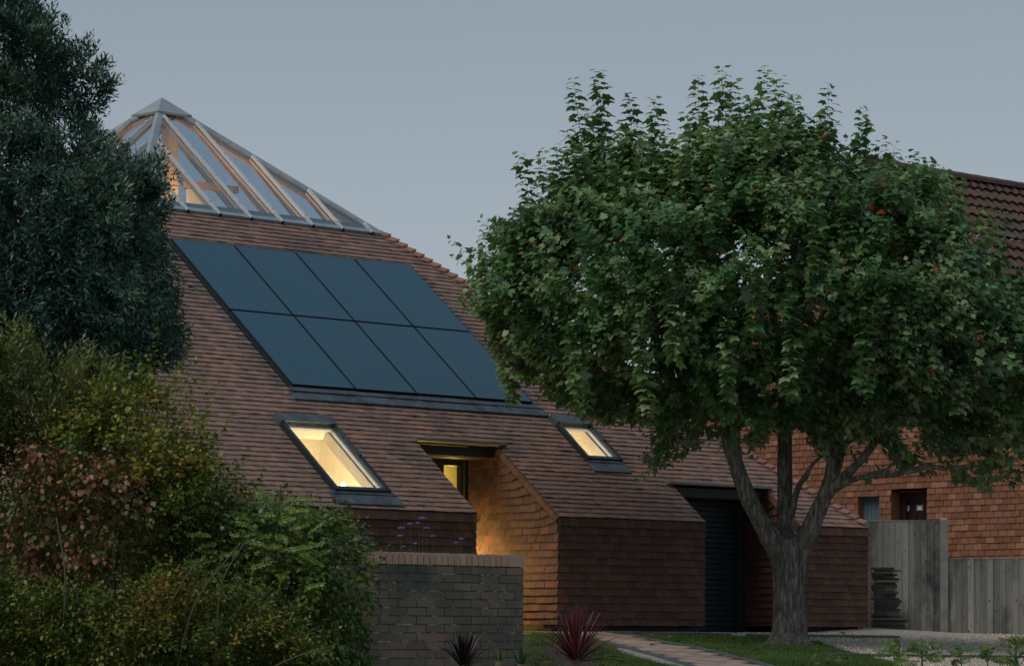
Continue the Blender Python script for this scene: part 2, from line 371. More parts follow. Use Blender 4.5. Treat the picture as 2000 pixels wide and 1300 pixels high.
# pavers laid in courses across the path, clipped to it
pv = MB(); q0 = np.array(path_poly)
for i, x in enumerate(np.arange(q0[:, 0].min(), q0[:, 0].max(), .20)):
    for j, y in enumerate(np.arange(q0[:, 1].min(), q0[:, 1].max(), .30)):
        yy = y + (.15 if i % 2 else 0); cx, cy = x + .1, yy + .15
        if inpoly(np.array([cx]), np.array([cy]), path_poly)[0] and edgedist(np.array([cx]), np.array([cy]), path_poly)[0] > .16:
            x0, x1, y0, y1 = x + .004, x + .196, yy + .004, yy + .296
            c = [(x0, y0), (x1, y0), (x1, y1), (x0, y1)]; r = random.uniform(.014, .019)
            pv.hexa([(a, b, G(a, b) - .01) for a, b in c] + [(a, b, G(a, b) + r) for a, b in c], random.random())
o = pv.build('path_paving', M['paver']); tag(o, kind='structure')
ed = MB()
def edge_run(pts, w=.10, st=.21):
    for a, b in zip(pts[:-1], pts[1:]):
        a = np.array(a); b = np.array(b); Ln = np.linalg.norm(b - a); t = (b - a) / Ln; n = np.array([-t[1], t[0]])
        for k in range(int(Ln / st)):
            s0, s1 = k * st + .004, (k + 1) * st - .004
            c = [a + t * s0 - n * w / 2, a + t * s1 - n * w / 2, a + t * s1 + n * w / 2, a + t * s0 + n * w / 2]
            ed.hexa([(*p, G(*p) - .01) for p in c] + [(*p, G(*p) + .024) for p in c], random.random())
edge_run(path_r[2:]); edge_run(path_l[:-2])
tag(ed.build('path_edging', M['edging']), kind='structure')
conc = [gp(1205, 1266), gp(1228, 1268.5), gp(1285, 1284.5), gp(1345, 1302), gp(1325, 1304), gp(1262, 1290), gp(1212, 1275)]
sheet('concrete_haunch', conc, .010, M['concrete'])
bed = [gp(1040, 1241), gp(1110, 1246), gp(1165, 1258), gp(1185, 1275), gp(1200, 1330), gp(1000, 1340), (19, 20.9), (21.3, 20.9), gp(1036, 1262)]
bed = [(18.5, 20.8), (21.6, 20.8), gp(1050, 1245), gp(1100, 1246), gp(1165, 1262), gp(1190, 1310), (20.5, 17.5), (16.5, 17.5)]
sheet('planting_bed', bed, .004, M['soil'])

# ------------------------------------------------------------------ tiles
def frame_of(O, U, V, Nn):
    O, U, V, Nn = map(lambda a: np.array(a, float), (O, U, V, Nn))
    return lambda s, t, n=0.0: O + U * s + V * t + Nn * n
def tiles(mb, fr, t0, t1, gauge, tw, spans, thick=.011, lift=.0165, gap=.008, warp=None, aux=None, proud=None, under=None):
    """rows of plain tiles; spans(t) -> [(s0,s1)...] in order, same count over a row"""
    k = 0; t = t0
    wf = (lambda s, t, n: fr(s, t + warp(s, t), n)) if warp else fr
    while t < t1 - .02:
        tb = min(t + gauge, t1)
        A = spans(t + .0005); B = spans(tb - .0005)
        if len(A) != len(B):
            mid = spans((t + tb) / 2); A = B = mid
        pr = proud(k) if proud else 0
        for (a0, a1), (b0, b1) in zip(A, B):
            lo, hi = min(a0, b0), max(a1, b1)
            if hi - lo < .01: continue
            if under is not None: under.face([wf(a0, t - .004, -.012), wf(b0, tb + .004, -.012), wf(b1, tb + .004, -.012), wf(a1, t - .004, -.012)])
            off = (k % 2) * tw / 2 + random.uniform(-.006, .006)
            s = math.floor((lo - off) / tw) * tw + off
            wob = random.uniform(-.002, .002)
            while s < hi:
                e = s + tw - gap
                h0, h1 = max(s, a0), min(e, a1); g0, g1 = max(s, b0), min(e, b1)
                if h0 > h1: h0 = h1 = (a0 if s < a0 else a1)
                if g0 > g1: g0 = g1 = (b0 if s < b0 else b1)
                if max(h1 - h0, g1 - g0) > .012:
                    dt = random.gauss(0, .0022) + wob; l1 = lift + pr + random.gauss(0, .0022); l2 = l1 + random.gauss(0, .0022)
                    r = random.random(); ax = aux(k, s, e, lo, hi) if aux else 0.0
                    p = [wf(h0, t - .006, .002 + pr), wf(h1, t - .006, .002 + pr), wf(g1, tb + dt, l1), wf(g0, tb + dt, l2), wf(g1, tb + dt, l1 - thick), wf(g0, tb + dt, l2 - thick), wf(h0, t, -.006), wf(h1, t, -.006)]
                    n = len(mb.v); mb.v.extend([tuple(x) for x in p])
                    for q in ((0, 3, 2, 1), (3, 5, 4, 2), (5, 6, 7, 4), (0, 6, 5, 3), (1, 2, 4, 7)):
                        mb.f.append(tuple(n + i for i in q)); mb.a.append(r); mb.b.append(ax)
                s += tw
        t += gauge; k += 1

# ------------------------------------------------------------------ the tiled house
AX, AY, AZ, PT = 30.772, 37.975, 9.582, .704
TE, TB = 9.7395, 3.011
cP, sP = math.cos(PT), math.sin(PT)
HW = TE * cP; YE = AY - HW; ZE = AZ - TE * sP; WF = 1.84
XL, XR = AX - HW, AX + HW
n1a, n1b, n1t, yd1 = -.745, .805, 8.20, 32.30     # entrance recess
n2a, n2b, n2t, yd2 = 3.75, 5.84, 8.88, 31.66      # garage recess
w1 = (-3.03, -2.13, 7.99, 9.42); w2 = (2.36, 3.03, 7.60, 8.44)
house = thing('tiled_house', (AX, AY, 1.73), 'low tiled pyramid-roofed house with glass lantern and solar panels', 'house')
fF = frame_of((AX, AY, AZ), (1, 0, 0), (0, -cP, -sP), (0, -sP, cP))
fL = frame_of((AX, AY, AZ), (0, -1, 0), (-cP, 0, -sP), (-sP, 0, cP))
fR = frame_of((AX, AY, AZ), (0, 1, 0), (cP, 0, -sP), (sP, 0, cP))
fB = frame_of((AX, AY, AZ), (-1, 0, 0), (0, cP, -sP), (0, sP, cP))
def cut(iv, a, b):
    out = []
    for s0, s1 in iv:
        if b <= s0 or a >= s1: out.append((s0, s1)); continue
        if a > s0: out.append((s0, a))
        if b < s1: out.append((b, s1))
    return out
pan = (-2.2645, 3.8466, 1.1303, 1.6654)
def spansF(t):
    iv = [(-t * cP, t * cP)]
    for (a, b, c, d) in (w1, w2):
        if c < t < d: iv = cut(iv, a, b)
    if t > n1t: iv = cut(iv, n1a, n1b)
    if t > n2t: iv = cut(iv, n2a, n2b)
    if pan[1] < t < pan[1] + 2 * pan[3] + .1: iv = cut(iv, pan[0] + .02, pan[0] + 4 * pan[2] - .02)
    return iv
def auxF(k, s, e, lo, hi):
    tt = TB + .02 + k * .1
    if pan[1] < tt < pan[1] + 2 * pan[3]:
        w = .26 if (k * 7) % 3 else 0.0
        if (k % 2 == 0) and (abs(e - pan[0]) < .2 or abs(s - (pan[0] + 4 * pan[2])) < .13): return 1.0
    if 7.35 < tt < 8.7:
        for c in (0, 1, 2, 3):
            if abs((s + e) / 2 - (pan[0] + c * pan[2] - .02)) < .15 and random.random() < 1.15 - (tt - 7.35) * .75: return .45
    return 0.0
rt = MB(); ru = MB()
tiles(rt, fF, TB + .02, TE + .01, .1, .165, spansF, aux=auxF, under=ru)
tri = lambda t: [(-t * cP, t * cP)]
for fr in (fL, fR, fB): tiles(rt, fr, TB + .02, TE + .01, .1, .165, tri, under=ru)
roof = rt.build('roof', M['roof'], house)
ru.build('roof_deck', M['under'], roof)
# hip tiles: one bonnet per course on each hip
hp = MB()
for fx, fy in ((1, -1), (-1, -1), (1, 1), (-1, 1)):
    k = 0; t = TB + .10
    while t < TE + .02:
        def hp_pt(t, w, n):   # w: signed across the hip, n lift
            base = np.array([AX + fx * t * cP, AY + fy * t * cP, AZ - t * sP])
            if w >= 0: return base + np.array([0, -fy, 0]) * w * 1.0 + np.array([0, 0, 1]) * (n - 0) + np.array([-fx, 0, 0]) * 0
            return base + np.array([-fx, 0, 0]) * (-w) + np.array([0, 0, 1]) * n
        r = random.random(); wd = .105
        rows = []
        for (tt, l) in ((t - .10, .012), (t + .045, .058)):
            arc = []
            for w, dz in ((-wd, 0), (-wd * .55, .012), (-wd * .2, .028), (0, .034), (wd * .2, .028), (wd * .55, .012), (wd, 0)):
                arc.append(hp_pt(tt, w, l + dz + .012))
            rows.append(arc)
        low = [p - np.array([0, 0, .022]) for p in rows[1]]
        for i in range(6):
            q = [rows[0][i], rows[0][i + 1], rows[1][i + 1], rows[1][i]]
            if fx * fy < 0: q = q[::-1]
            hp.face(q, r)
            hp.face([rows[1][i], rows[1][i + 1], low[i + 1], low[i]], r)
        for sgn in (0, 6): hp.face([rows[0][sgn], rows[1][sgn], low[sgn], rows[0][sgn] - np.array([0, 0, .02])], r)
        t += .115; k += 1
hp.build('hip_tiles', M['hip'], roof)
# ---- walls: tile hanging over a dark body
def wall_tiles(name, fr, spans, top, bottom, par=house, warp=None, first_proud=True, mt='walltile', gauge=.103, tw=.165):
    mb = MB(); un = MB()
    tiles(mb, fr, top, bottom, gauge, tw, spans, thick=.016, lift=.032, gap=.0035, warp=warp, proud=(lambda k: .02 if (k == 0 and first_proud) else 0), under=un)
    o = mb.build(name, M[mt], par); un.build('backing', M['under'], o); return o
Hh = ZE - WF
fw = frame_of((AX, YE + .03, ZE - .012), (1, 0, 0), (0, 0, -1), (0, -1, 0))
for a, b in ((-HW + .02, n1a), (n1b, n2a), (n2b, HW - .02)):
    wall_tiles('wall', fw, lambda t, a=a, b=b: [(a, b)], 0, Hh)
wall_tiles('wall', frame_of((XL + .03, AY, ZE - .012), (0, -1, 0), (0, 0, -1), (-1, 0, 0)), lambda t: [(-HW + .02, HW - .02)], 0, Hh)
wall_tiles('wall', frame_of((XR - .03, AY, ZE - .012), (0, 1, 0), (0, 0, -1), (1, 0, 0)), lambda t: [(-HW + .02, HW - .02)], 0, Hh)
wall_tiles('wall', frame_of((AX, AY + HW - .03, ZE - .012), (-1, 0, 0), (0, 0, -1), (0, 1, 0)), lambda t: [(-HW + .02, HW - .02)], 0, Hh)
# cheeks of the two recesses (courses kick up towards the verge)
tanP = math.tan(PT)
def cheek(xc, ytop, yback, facing):
    ztop = ZE + (ytop - YE) * tanP - .03
    if facing < 0: fr = frame_of((xc - .0, yback, ztop), (0, -1, 0), (0, 0, -1), (-1, 0, 0)); dist = lambda s: yback - s
    else: fr = frame_of((xc, yback, ztop), (0, -1, 0), (0, 0, -1), (1, 0, 0)); dist = lambda s: yback - s
    def sp(t):
        z = ztop - t; ylim = YE + .0 + max(0, (z - ZE)) / tanP
        return [(0, yback - max(ylim, YE + .012))]
    def wp(s, t):
        z = ztop - t; y = yback - s
        ylim = YE + max(0, (z - ZE)) / tanP; dv = y - ylim
        k = min(1, max(0, (z - ZE + .25) / .25))
        zr = ZE + (y - YE) * tanP - .035
        return -min(k * max(0, .30 - dv) * .42, max(0, zr - z))
    return wall_tiles('recess_wall', fr, sp, 0, ztop - WF, warp=wp, first_proud=False)
cheek(AX + n1b, AY - n1t * cP + .3, yd1, -1)
cheek(AX + n2b, AY - n2t * cP + .3, yd2, -1)
pl = MB()
for xx, yb, tt in ((AX + n1a, yd1, n1t), (AX + n2a, yd2, n2t)):
    zt = ZE + (AY - tt * cP - YE) * tanP - .03
    pl.face([(xx, YE + .03, WF), (xx, yb, WF), (xx, yb, zt), (xx, AY - tt * cP, zt), (xx, YE + .03, ZE - .03)])
split_build(pl, 'recess_lining', M['walltile'], house)
# verge strips
for s0, tt in ((n1b, n1t), (n2b, n2t)):
    vg = MB()
    for k in range(int((TE - tt) / .1) + 1):
        ta, tb = tt + .06 + k * .1, tt + .06 + (k + 1) * .1 - .003
        if ta > TE - .03: continue
        vg.fbox(fF, s0 - .045, s0 + .004, ta, min(tb, TE + .01), -.075, .004 + random.uniform(0, .006), random.random())
    vg.build('verge', M['walltile'], house)
for s0, tt in ((n1a, n1t), (n2a, n2t)):
    vg = MB(); vg.fbox(fF, s0 - .02, s0 + .012, tt + .03, TE, -.05, -.004, .4); vg.build('verge', M['walltile'], house)
# plinth, recessed and dark
pb = MB()
for a, b in ((XL + .12, AX + n1a), (AX + n1b, AX + n2a), (AX + n2b, XR - .12)): pb.box(a, b, YE + .14, YE + .3, 1.60, WF + .02)
pb.box(XL + .12, XL + .28, YE + .31, AY + HW - .2, 1.6, WF + .02); pb.box(XR - .28, XR - .12, YE + .31, AY + HW - .2, 1.6, WF + .02)
pb.box(XL + .3, XR - .3, AY + HW - .3, AY + HW - .14, 1.6, WF + .02)
split_build(pb, 'plinth', M['under'], house)
# gutters over the recesses
def gutter(a, b, t):
    g = MB(); zc = AZ - t * sP; yc = AY - t * cP
    prof = [(.05, .012), (-.05, .012), (-.055, -.02), (-.03, -.032), (.05, -.032)]
    n = len(prof); A = [(AX + a, yc + p[0] - .02, zc + p[1] + .03) for p in prof]; B = [(AX + b, yc + p[0] - .02, zc + p[1] + .03) for p in prof]
    for i in range(n): g.face([A[i], A[(i + 1) % n], B[(i + 1) % n], B[i]])
    g.face(A); g.face(B[::-1])
    g.build('gutter', M['gutter'], house)
gutter(n1a - .04, n1b + .12, n1t); gutter(n2a - .12, n2b + .06, n2t)
hb = MB()
for a, b, t, yb in ((n1a, n1b, n1t, yd1), (n2a, n2b, n2t, yd2)):
    zc = AZ - t * sP; yc = AY - t * cP
    hb.box(AX + a + .01, AX + b - .03, yc + .05, yc + .13, zc - .16, zc - .03)
    hb.box(AX + a + .01, AX + b - .03, yc + .131, yb + .05, zc - .17, zc - .10)
split_build(hb, 'lintel', M['darksof'], house)
# front door wall with lit glazed door
zc1 = AZ - n1t * sP - .17
fd = MB(); xa, xb = AX + n1a, AX + n1b
gx0, gx1, gz0, gz1 = 31.11, 31.43, 1.95, 4.02
fd.box(xa, gx0, yd1, yd1 + .08, 1.70, zc1); fd.box(gx1, xb + .02, yd1, yd1 + .08, 1.70, zc1)
fd.box(gx0, gx1, yd1, yd1 + .08, gz1, zc1); fd.box(gx0, gx1, yd1, yd1 + .08, 1.70, gz0)
dr = fd.build('front_door', M['dark'], house)
fd = MB(); fd.box(gx1 - .05, gx1 - .035, yd1 - .012, yd1 + .0, gz0, gz1); fd.box(gx1 + .05, gx1 + .07, yd1 - .03, yd1 - .001, 1.8, zc1 - .01); fd.build('door_frame', M['darksof'], dr)
fd = MB(); fd.face([(gx0, yd1 + .03, gz0), (gx1, yd1 + .03, gz0), (gx1, yd1 + .03, gz1), (gx0, yd1 + .03, gz1)]); fd.build('door_glass', M['wglass'], dr)
fd = MB(); fd.face([(gx0 - .3, yd1 + .6, 1.8), (gx1 + .8, yd1 + .6, 1.8), (gx1 + .8, yd1 + .6, 4.4), (gx0 - .3, yd1 + .6, 4.4)]); fd.build('hall_blind', M['blind'], dr)
def point(name, loc, e, col, r=.05, parent=house):
    l = bpy.data.lights.new(name, 'POINT'); l.energy = e; l.color = col; l.shadow_soft_size = r
    o = bpy.data.objects.new(name, l); COL.objects.link(o); o.location = loc; return o
WARM = (1.0, .74, .24)
point('hall_light', (gx0 + .35, yd1 + .22, 3.9), 5, (1, .72, .25))
# recessed wall lamp low on the hidden side of the entrance
lx, ly, lz = 31.04, yd1 - .10, 2.62
lb = MB(); lb.box(lx - .05, lx + .05, ly + .04, ly + .098, lz - .12, lz + .12); wl = lb.build('wall_lamp', M['dark'], house)
lb = MB(); lb.box(lx - .03, lx + .03, ly + .025, ly + .039, lz - .08, lz + .08); lb.build('lamp_glass', M['bulb'], wl)
point('entrance_light', (lx + .02, ly - .02, lz), 56.0, WARM, .04)
# garage shutter
sh = MB(); zc2 = AZ - n2t * sP - .17; z = 1.74; gxr = 36.42
while z < zc2:
    a, b = AX + n2a, gxr; z1 = min(z + .076, zc2)
    zz = [z, z + .012, z + .02, (z + z1) / 2, z1 - .006, z1]; yy = [yd2 + .014, yd2 + .012, yd2 - .004, yd2 - .010, yd2 - .004, yd2 + .014]
    for i in range(5): sh.face([(a, yy[i], zz[i]), (b, yy[i], zz[i]), (b, yy[i + 1], zz[i + 1]), (a, yy[i + 1], zz[i + 1])])
    z = z1
gd = sh.build('garage_door', M['shutter'], house)
sh = MB(); sh.box(gxr, AX + n2b + .01, yd2 - .05, yd2 + .08, 1.72, zc2); sh.box(AX + n2a, gxr, yd2 - .04, yd2 + .08, zc2 + .001, zc2 + .06); sh.build('door_frame', M['dark'], gd)
# threshold gully by the garage
# ---- solar array
def solar():
    s0, t0, cw, ch = pan
    for r in range(2):
        for c in range(4):
            a, b = s0 + c * cw, s0 + (c + 1) * cw; ta, tb = t0 + r * ch, t0 + (r + 1) * ch
            g = .012; mb = MB(); mb.fbox(fF, a + g + .008, b - g - .008, ta + g + .005, tb - g - .008, .03, .062)
            p = mb.build('solar_panel', M['panel'], house)
            fr_ = MB()
            fr_.fbox(fF, a + g, a + g + .007, ta + g, tb - g, .01, .065); fr_.fbox(fF, b - g - .007, b - g, ta + g, tb - g, .01, .065)
            fr_.fbox(fF, a + g + .008, b - g - .008, tb - g - .007, tb - g, .01, .065); fr_.fbox(fF, a + g + .008, b - g - .008, ta + g, ta + g + .004, .01, .065)
            fr_.build('panel_frame', M['panelframe'], p)
    tr = MB(); tr.fbox(fF, s0 - .03, s0 + 4 * cw + .0, t0 - .02, t0 + 2 * ch + .01, -.02, .008)
    tr.fbox(fF, s0 - .05, s0 + .006, t0, t0 + 2 * ch, .009, .035); tr.build('mounting_tray', M['panelframe'], house)
    fl = MB(); te = t0 + 2 * ch
    for c in range(4):
        a, b = s0 + c * cw - .01 + (-.05 if c == 0 else 0), s0 + (c + 1) * cw - .02 + (.12 if c == 3 else 0)
        fl.fbox(fF, a, b, te + .012, te + .10, .005, .040 - .004 * (c % 2)); fl.fbox(fF, a, b, te + .085, te + .115, .006, .052)
        fl.fbox(fF, a - .06, b + .02, te + .118, te + .27, -.02, .034 + .005 * (c % 2))
    fl.build('panel_flashing', M['flash'], house)
solar()
# ---- roof windows
def roofwindow(w, room_x0, room_x1, room_y, lamp_e, lamp_loc, deep=.20):
    s0, s1, t0, t1 = w; fw_ = .042; H = .075
    f = MB()
    f.fbox(fF, s0, s0 + fw_, t0, t1, -.05, H); f.fbox(fF, s1 - fw_, s1, t0, t1, -.05, H)
    f.fbox(fF, s0 + fw_ + .0005, s1 - fw_ - .0005, t1 - .06, t1, -.05, H - .008)
    win = f.build('roof_window', M['frame'], house)
    f = MB(); f.fbox(fF, s0 - .03, s1 + .03, t0 - .10, t0 + .07, .0, H + .03); f.build('hood', M['flash'], win)
    f = MB(); f.fbox(fF, s0 - .025, s0 - .002, t0 + .072, t1 + .02, .0, H + .012); f.fbox(fF, s1 + .002, s1 + .025, t0 + .072, t1 + .02, .0, H + .012)
    f.fbox(fF, s0, s0 + .03, t0 + .072, (t0 + t1) / 2, H + .001, H + .012); f.fbox(fF, s1 - .03, s1, t0 + .072, (t0 + t1) / 2, H + .001, H + .02); split_build(f, 'side_cover', M['frame'], win)
    f = MB(); fe = .04 if w is w2 else .12
    f.fbox(fF, s0 - fe + .02, s1 + fe - .02, t1 + .005, t1 + .06, .0, H - .03); f.fbox(fF, s0 - fe, s1 + fe, t1 + .061, t1 + .25, -.02, .035); f.build('flashing', M['flash'], win)
    f = MB(); a, b, c, d = s0 + fw_, s1 - fw_, t0 + .07, t1 - .06
    f.face([fF(a, d, H - .012), fF(b, d, H - .012), fF(b, c, H - .012), fF(a, c, H - .012)]); f.build('glass', M['wglass'], win)
    f = MB()   # inner sash
    for q in ((a, a + .018, c, d), (b - .030, b, c, d), (a + .036, b - .036, d - .02, d), (a + .036, b - .036, c, c + .045)): f.fbox(fF, q[0], q[1], q[2], q[3], H - .08, H - .045)
    f.build('sash', M['white'], win)
    # reveal and the room behind
    f = MB(); n0 = -deep
    A = [fF(a - .02, c - .02, H - .09), fF(b + .02, c - .02, H - .09), fF(b + .02, d + .02, H - .09), fF(a - .02, d + .02, H - .09)]
    B = [fF(a - .02, c - .05, n0), fF(b + .02, c - .05, n0), fF(b + .02, d + .05, n0), fF(a - .02, d + .05, n0)]
    for i in range(4): f.face([A[i], A[(i + 1) % 4], B[(i + 1) % 4], B[i]])
    f.build('reveal', M['cream'], win); f = MB()
    # sloping ceiling with the hole
    X0, X1 = room_x0 - AX, room_x1 - AX
    tT = (AY - room_y) / cP + n0 * math.tan(PT) ; tBm = TE - .12
    def cl(s, t): return fF(s, t, n0)
    aa, bb, cc, dd = a - .02, b + .02, c - .05, d + .05
    dd = min(dd, tBm - .01)
    f.face([cl(X0, tT), cl(X1, tT), cl(X1, cc), cl(X0, cc)]); f.face([cl(X0, dd), cl(X1, dd), cl(X1, tBm), cl(X0, tBm)])
    f.face([cl(X0, cc), cl(aa, cc), cl(aa, dd), cl(X0, dd)]); f.face([cl(bb, cc), cl(X1, cc), cl(X1, dd), cl(bb, dd)])
    pT0, pT1, pB0, pB1 = cl(X0, tT), cl(X1, tT), cl(X0, tBm), cl(X1, tBm); zf = 1.76
    dn = lambda p: (p[0], p[1], zf)
    f.face([pT0, pT1, dn(pT1), dn(pT0)]); f.face([pB0, pB1, dn(pB1), dn(pB0)])
    f.face([pT0, pB0, dn(pB0), dn(pT0)]); f.face([pT1, pB1, dn(pB1), dn(pT1)]); f.face([dn(pT0), dn(pT1), dn(pB1), dn(pB0)])
    f.build('room_wall', M['cream'], win)
    point('room_light', lamp_loc, lamp_e, (1, .79, .48), .06)
    return win
rw1 = roofwindow(w1, 27.2, 29.57, 32.86, 42, (28.75, 31.85, 3.3))
rw2 = roofwindow(w2, 32.4, 34.45, 33.6, 42, (33.4, 32.6, 3.4))
bl = bmesh.new(); bmesh.ops.create_uvsphere(bl, u_segments=12, v_segments=8, radius=.03)
pb_ = P3(670, 946, 42.9)
for v in bl.verts: v.co += Vector(pb_)
me = bpy.data.meshes.new('bulb'); bl.to_mesh(me); bl.free(); bo = link('bulb', me, M['bulb'], rw1, True)
hk = MB()      # rack of hooks on the room wall seen through the window
for i in range(4):
    p = P3(641 + i * 4.2, 918 + i * .5, 43.9); hk.tube([p, p + np.array([0, 0, -.11]), p + np.array([-.02, 0, -.14])], .006, 4)
hk.build('hook_rack', M['alu'], rw1)

# ---- glass lantern on top
def lantern():
    base = MB()
    hwB = TB * cP
    for fr in (fF, fL, fR, fB):        # kerb, sill trim and blue-grey apron inside
        h = hwB + .02
        base.hexa([fr(-h - .05, TB + .03, -.03), fr(h + .05, TB + .03, -.03), fr(h, TB - .05, -.03), fr(-h, TB - .05, -.03),
                   fr(-h - .05, TB + .03, .045), fr(h + .05, TB + .03, .045), fr(h, TB - .05, .045), fr(-h, TB - .05, .045)])
    lan = base.build('glass_lantern', M['zinc'], house)
    ap = MB()
    for fr in (fF, fL, fR, fB):
        t0, t1 = TB - .21, TB - .052; ap.face([fr(-t1 * cP, t1, .016), fr(t1 * cP, t1, .016), fr(t0 * cP, t0, .016), fr(-t0 * cP, t0, .016)])
    ap.build('apron', M['apron'], lan)
    # hips
    for fx, fy in ((1, -1), (-1, -1), (1, 1), (-1, 1)):
        hpz = MB()
        def q(t, w, lift):
            b = np.array([AX + fx * t * cP, AY + fy * t * cP, AZ - t * sP])
            return b + (np.array([0, -fy, 0]) * w if w >= 0 else np.array([-fx, 0, 0]) * (-w)) + np.array([0, 0, lift])
        ta, tb = .30, TB + .06; n = 8
        for i in range(n):
            a, b = ta + (tb - ta) * i / n, ta + (tb - ta) * (i + 1) / n - .004
            for (wa, wb) in ((-.09, 0), (0, .09)):
                lo = lambda w: .045 if w else .062
                hpz.face([q(a, wa, lo(wa)), q(a, wb, lo(wb)), q(b, wb, lo(wb)), q(b, wa, lo(wa))])
            for w_ in (-.09, .09): hpz.face([q(a, w_, .045), q(b, w_, .045), q(b, w_, .0), q(a, w_, .0)])
        hpz.build('hip_flashing', M['zinc'], lan)
        wr = MB(); wr.tube([q(.2, 0, -.09), q(TB, 0, -.09)], .05, 4); wr.build('hip_rafter', M['wood'], lan)
    cap = MB(); tc_ = .36
    for fr in (fF, fL, fR, fB):
        h = tc_ * cP + .045
        cap.face([fr(0, -.055, .065), fr(-h, tc_, .065), fr(h, tc_, .065)]); cap.face([fr(-h, tc_, .065), fr(-h, tc_ + .01, .035), fr(h, tc_ + .01, .035), fr(h, tc_, .065)])
    cap.build('cap', M['zinc'], lan)
    for fr in (fF, fL, fR, fB):
        g = MB(); g.face([fr(-TB * cP, TB, .012), fr(TB * cP, TB, .012), fr(0, 0.0, .012)]); g.build('glass_pane', M['glass'], lan)
        for i in range(8):
            s = (i - 3.5) * .585 + .022
            th = max(abs(s) / cP + .10, .36)
            if TB - th < .15: continue
            b = MB(); b.fbox(fr, s - .018, s + .018, th, TB + .045, .022, .055); b.fbox(fr, s - .009, s + .009, th, TB + .04, .0555, .072)
            t = th + .12
            while t < TB: b.fbox(fr, s - .02, s + .02, t, t + .03, .0725, .080); t += .7
            bar = b.build('glazing_bar', M['alu'], lan)
            r = MB(); r.fbox(fr, s - .016, s + .016, th, TB - .05, -.042, -.008); r.build('rafter', M['wood'], bar)
            r = MB(); r.fbox(fr, s - .022, s + .022, TB + .046, TB + .062, .018, .062); split_build(r, 'end_clip', M['panelframe'], bar)
    # inner timber: king post, ties, vent frame
    st = MB(); zb = AZ - TB * sP
    st.box(AX + .02, AX + .20, AY - .14, AY + .03, zb - .5, AZ - .38); st.build('king_post', M['palewood'], lan)
    st = MB(); tq = 1.55; h = tq * cP; zt = AZ - tq * sP
    st.box(AX + .45, AX + 1.45, AY - .05, AY + .05, zb + .75, zb + .85); st.box(AX + .60, AX + 1.65, AY - .2, AY - .1, zb + .32, zb + .44)
    split_build(st, 'tie_beam', M['wood'], lan)
    st = MB(); st.box(AX + .55, AX + .85, AY + .06, AY + .10, zb - .2, zb + .74); st.build('vent_panel', M['cream'], lan)
    fl = MB(); h = TB * cP - .15; fl.face([(AX - h, AY - h, zb - .5), (AX + h, AY - h, zb - .5), (AX + h, AY + h, zb - .5), (AX - h, AY + h, zb - .5)])
    for sx, sy, tx, ty in ((-1, -1, 1, -1), (1, -1, 1, 1), (1, 1, -1, 1), (-1, 1, -1, -1)):
        fl.face([(AX + sx * h, AY + sy * h, zb - .5), (AX + tx * h, AY + ty * h, zb - .5), (AX + tx * h, AY + ty * h, zb - .05), (AX + sx * h, AY + sy * h, zb - .05)])
    fl.build('light_well', M['wellgrey'], lan)
    point('lantern_light', (AX - .08, AY - .50, zb + .15), 42, (1, .60, .26), .15)
lantern()

# ------------------------------------------------------------------ neighbouring house
NX, NY, NZ = 43.0, 34.55, 9.58
nb = thing('neighbour_house', (NX, NY, 1.73), 'orange tile-hung gable house with brown pantile roof behind the maple and the fence', 'house')
pitch2 = math.radians(45); c2, s2 = math.cos(pitch2), math.sin(pitch2)
yF, yB = NY - 5.6, NY + 5.6
door = (32.02, 32.96, 1.8, 3.56); win_ = (33.36, 33.75, 2.6, 3.52)    # y0,y1,z0,z1 openings
def yofu(u, x=NX): r = (u - 1000) / F_PX; return x * (CY - r * SY) / (SY + r * CY)
dy0, dy1, wy0, wy1 = yofu(1811), yofu(1741), yofu(1718), yofu(1676)
def zofv(v, u): y = yofu(u); d = NX * SY + y * CY; return EYE + (HY - v) / F_PX * d
dz1 = zofv(959, 1775); wz1 = zofv(965, 1700)
door = (dy0, dy1, 1.9, dz1); win_ = (wy0, wy1, 2.3, wz1)
def spN(t):
    z = NZ - t; h = min(5.6, (NZ - z) / math.tan(pitch2)) - .02
    iv = [(-h, h)]
    for (y0, y1, z0, z1) in (door, win_):
        if z0 < z < z1: iv = cut(iv, NY - y1, NY - y0)
    return iv
mb = MB(); un = MB()
tiles(mb, frame_of((NX, NY, NZ), (0, -1, 0), (0, 0, -1), (-1, 0, 0)), .06, NZ - 1.7, .1035, .17, spN, under=un)
nw = mb.build('wall', M['orange'], nb); un.build('backing', M['under'], nw)
# roof slopes with pantiles
pn = MB()
def pantile(fr, s0, s1, t1, gauge=.28):
    t = 0; seg = .055; ns = int((s1 - s0) / seg)
    while t < t1:
        j = random.uniform(-.005, .005); rr = random.random()
        for i in range(ns):
            a, b = s0 + i * seg, s0 + (i + 1) * seg
            pf = lambda s: .022 * math.sin(2 * PI * s / .24) + (.012 * math.sin(4 * PI * s / .24))
            ln = .05
            pn.face([fr(a, t, pf(a)), fr(a, t + gauge + j, pf(a) + ln), fr(b, t + gauge + j, pf(b) + ln), fr(b, t, pf(b))], rr * .5 + .5 * (mn.noise(Vector((a * 4, t * 4, 0))) * .5 + .5))
            pn.face([fr(a, t + gauge + j, pf(a) + ln), fr(a, t + gauge + j, pf(a) + ln - .03), fr(b, t + gauge + j, pf(b) + ln - .03), fr(b, t + gauge + j, pf(b) + ln)], .1)
        t += gauge
fN1 = frame_of((NX - .05, NY, NZ + .05), (1, 0, 0), (0, -c2, -s2), (0, -s2, c2))
fN2 = frame_of((NX - .05, NY, NZ + .05), (1, 0, 0), (0, c2, -s2), (0, s2, c2))
pantile(fN1, 0, 11, 8.1); pantile(fN2, 0, 11, 8.1, .28)
nr = pn.build('roof', M['pantile'], nb)
rg = MB()
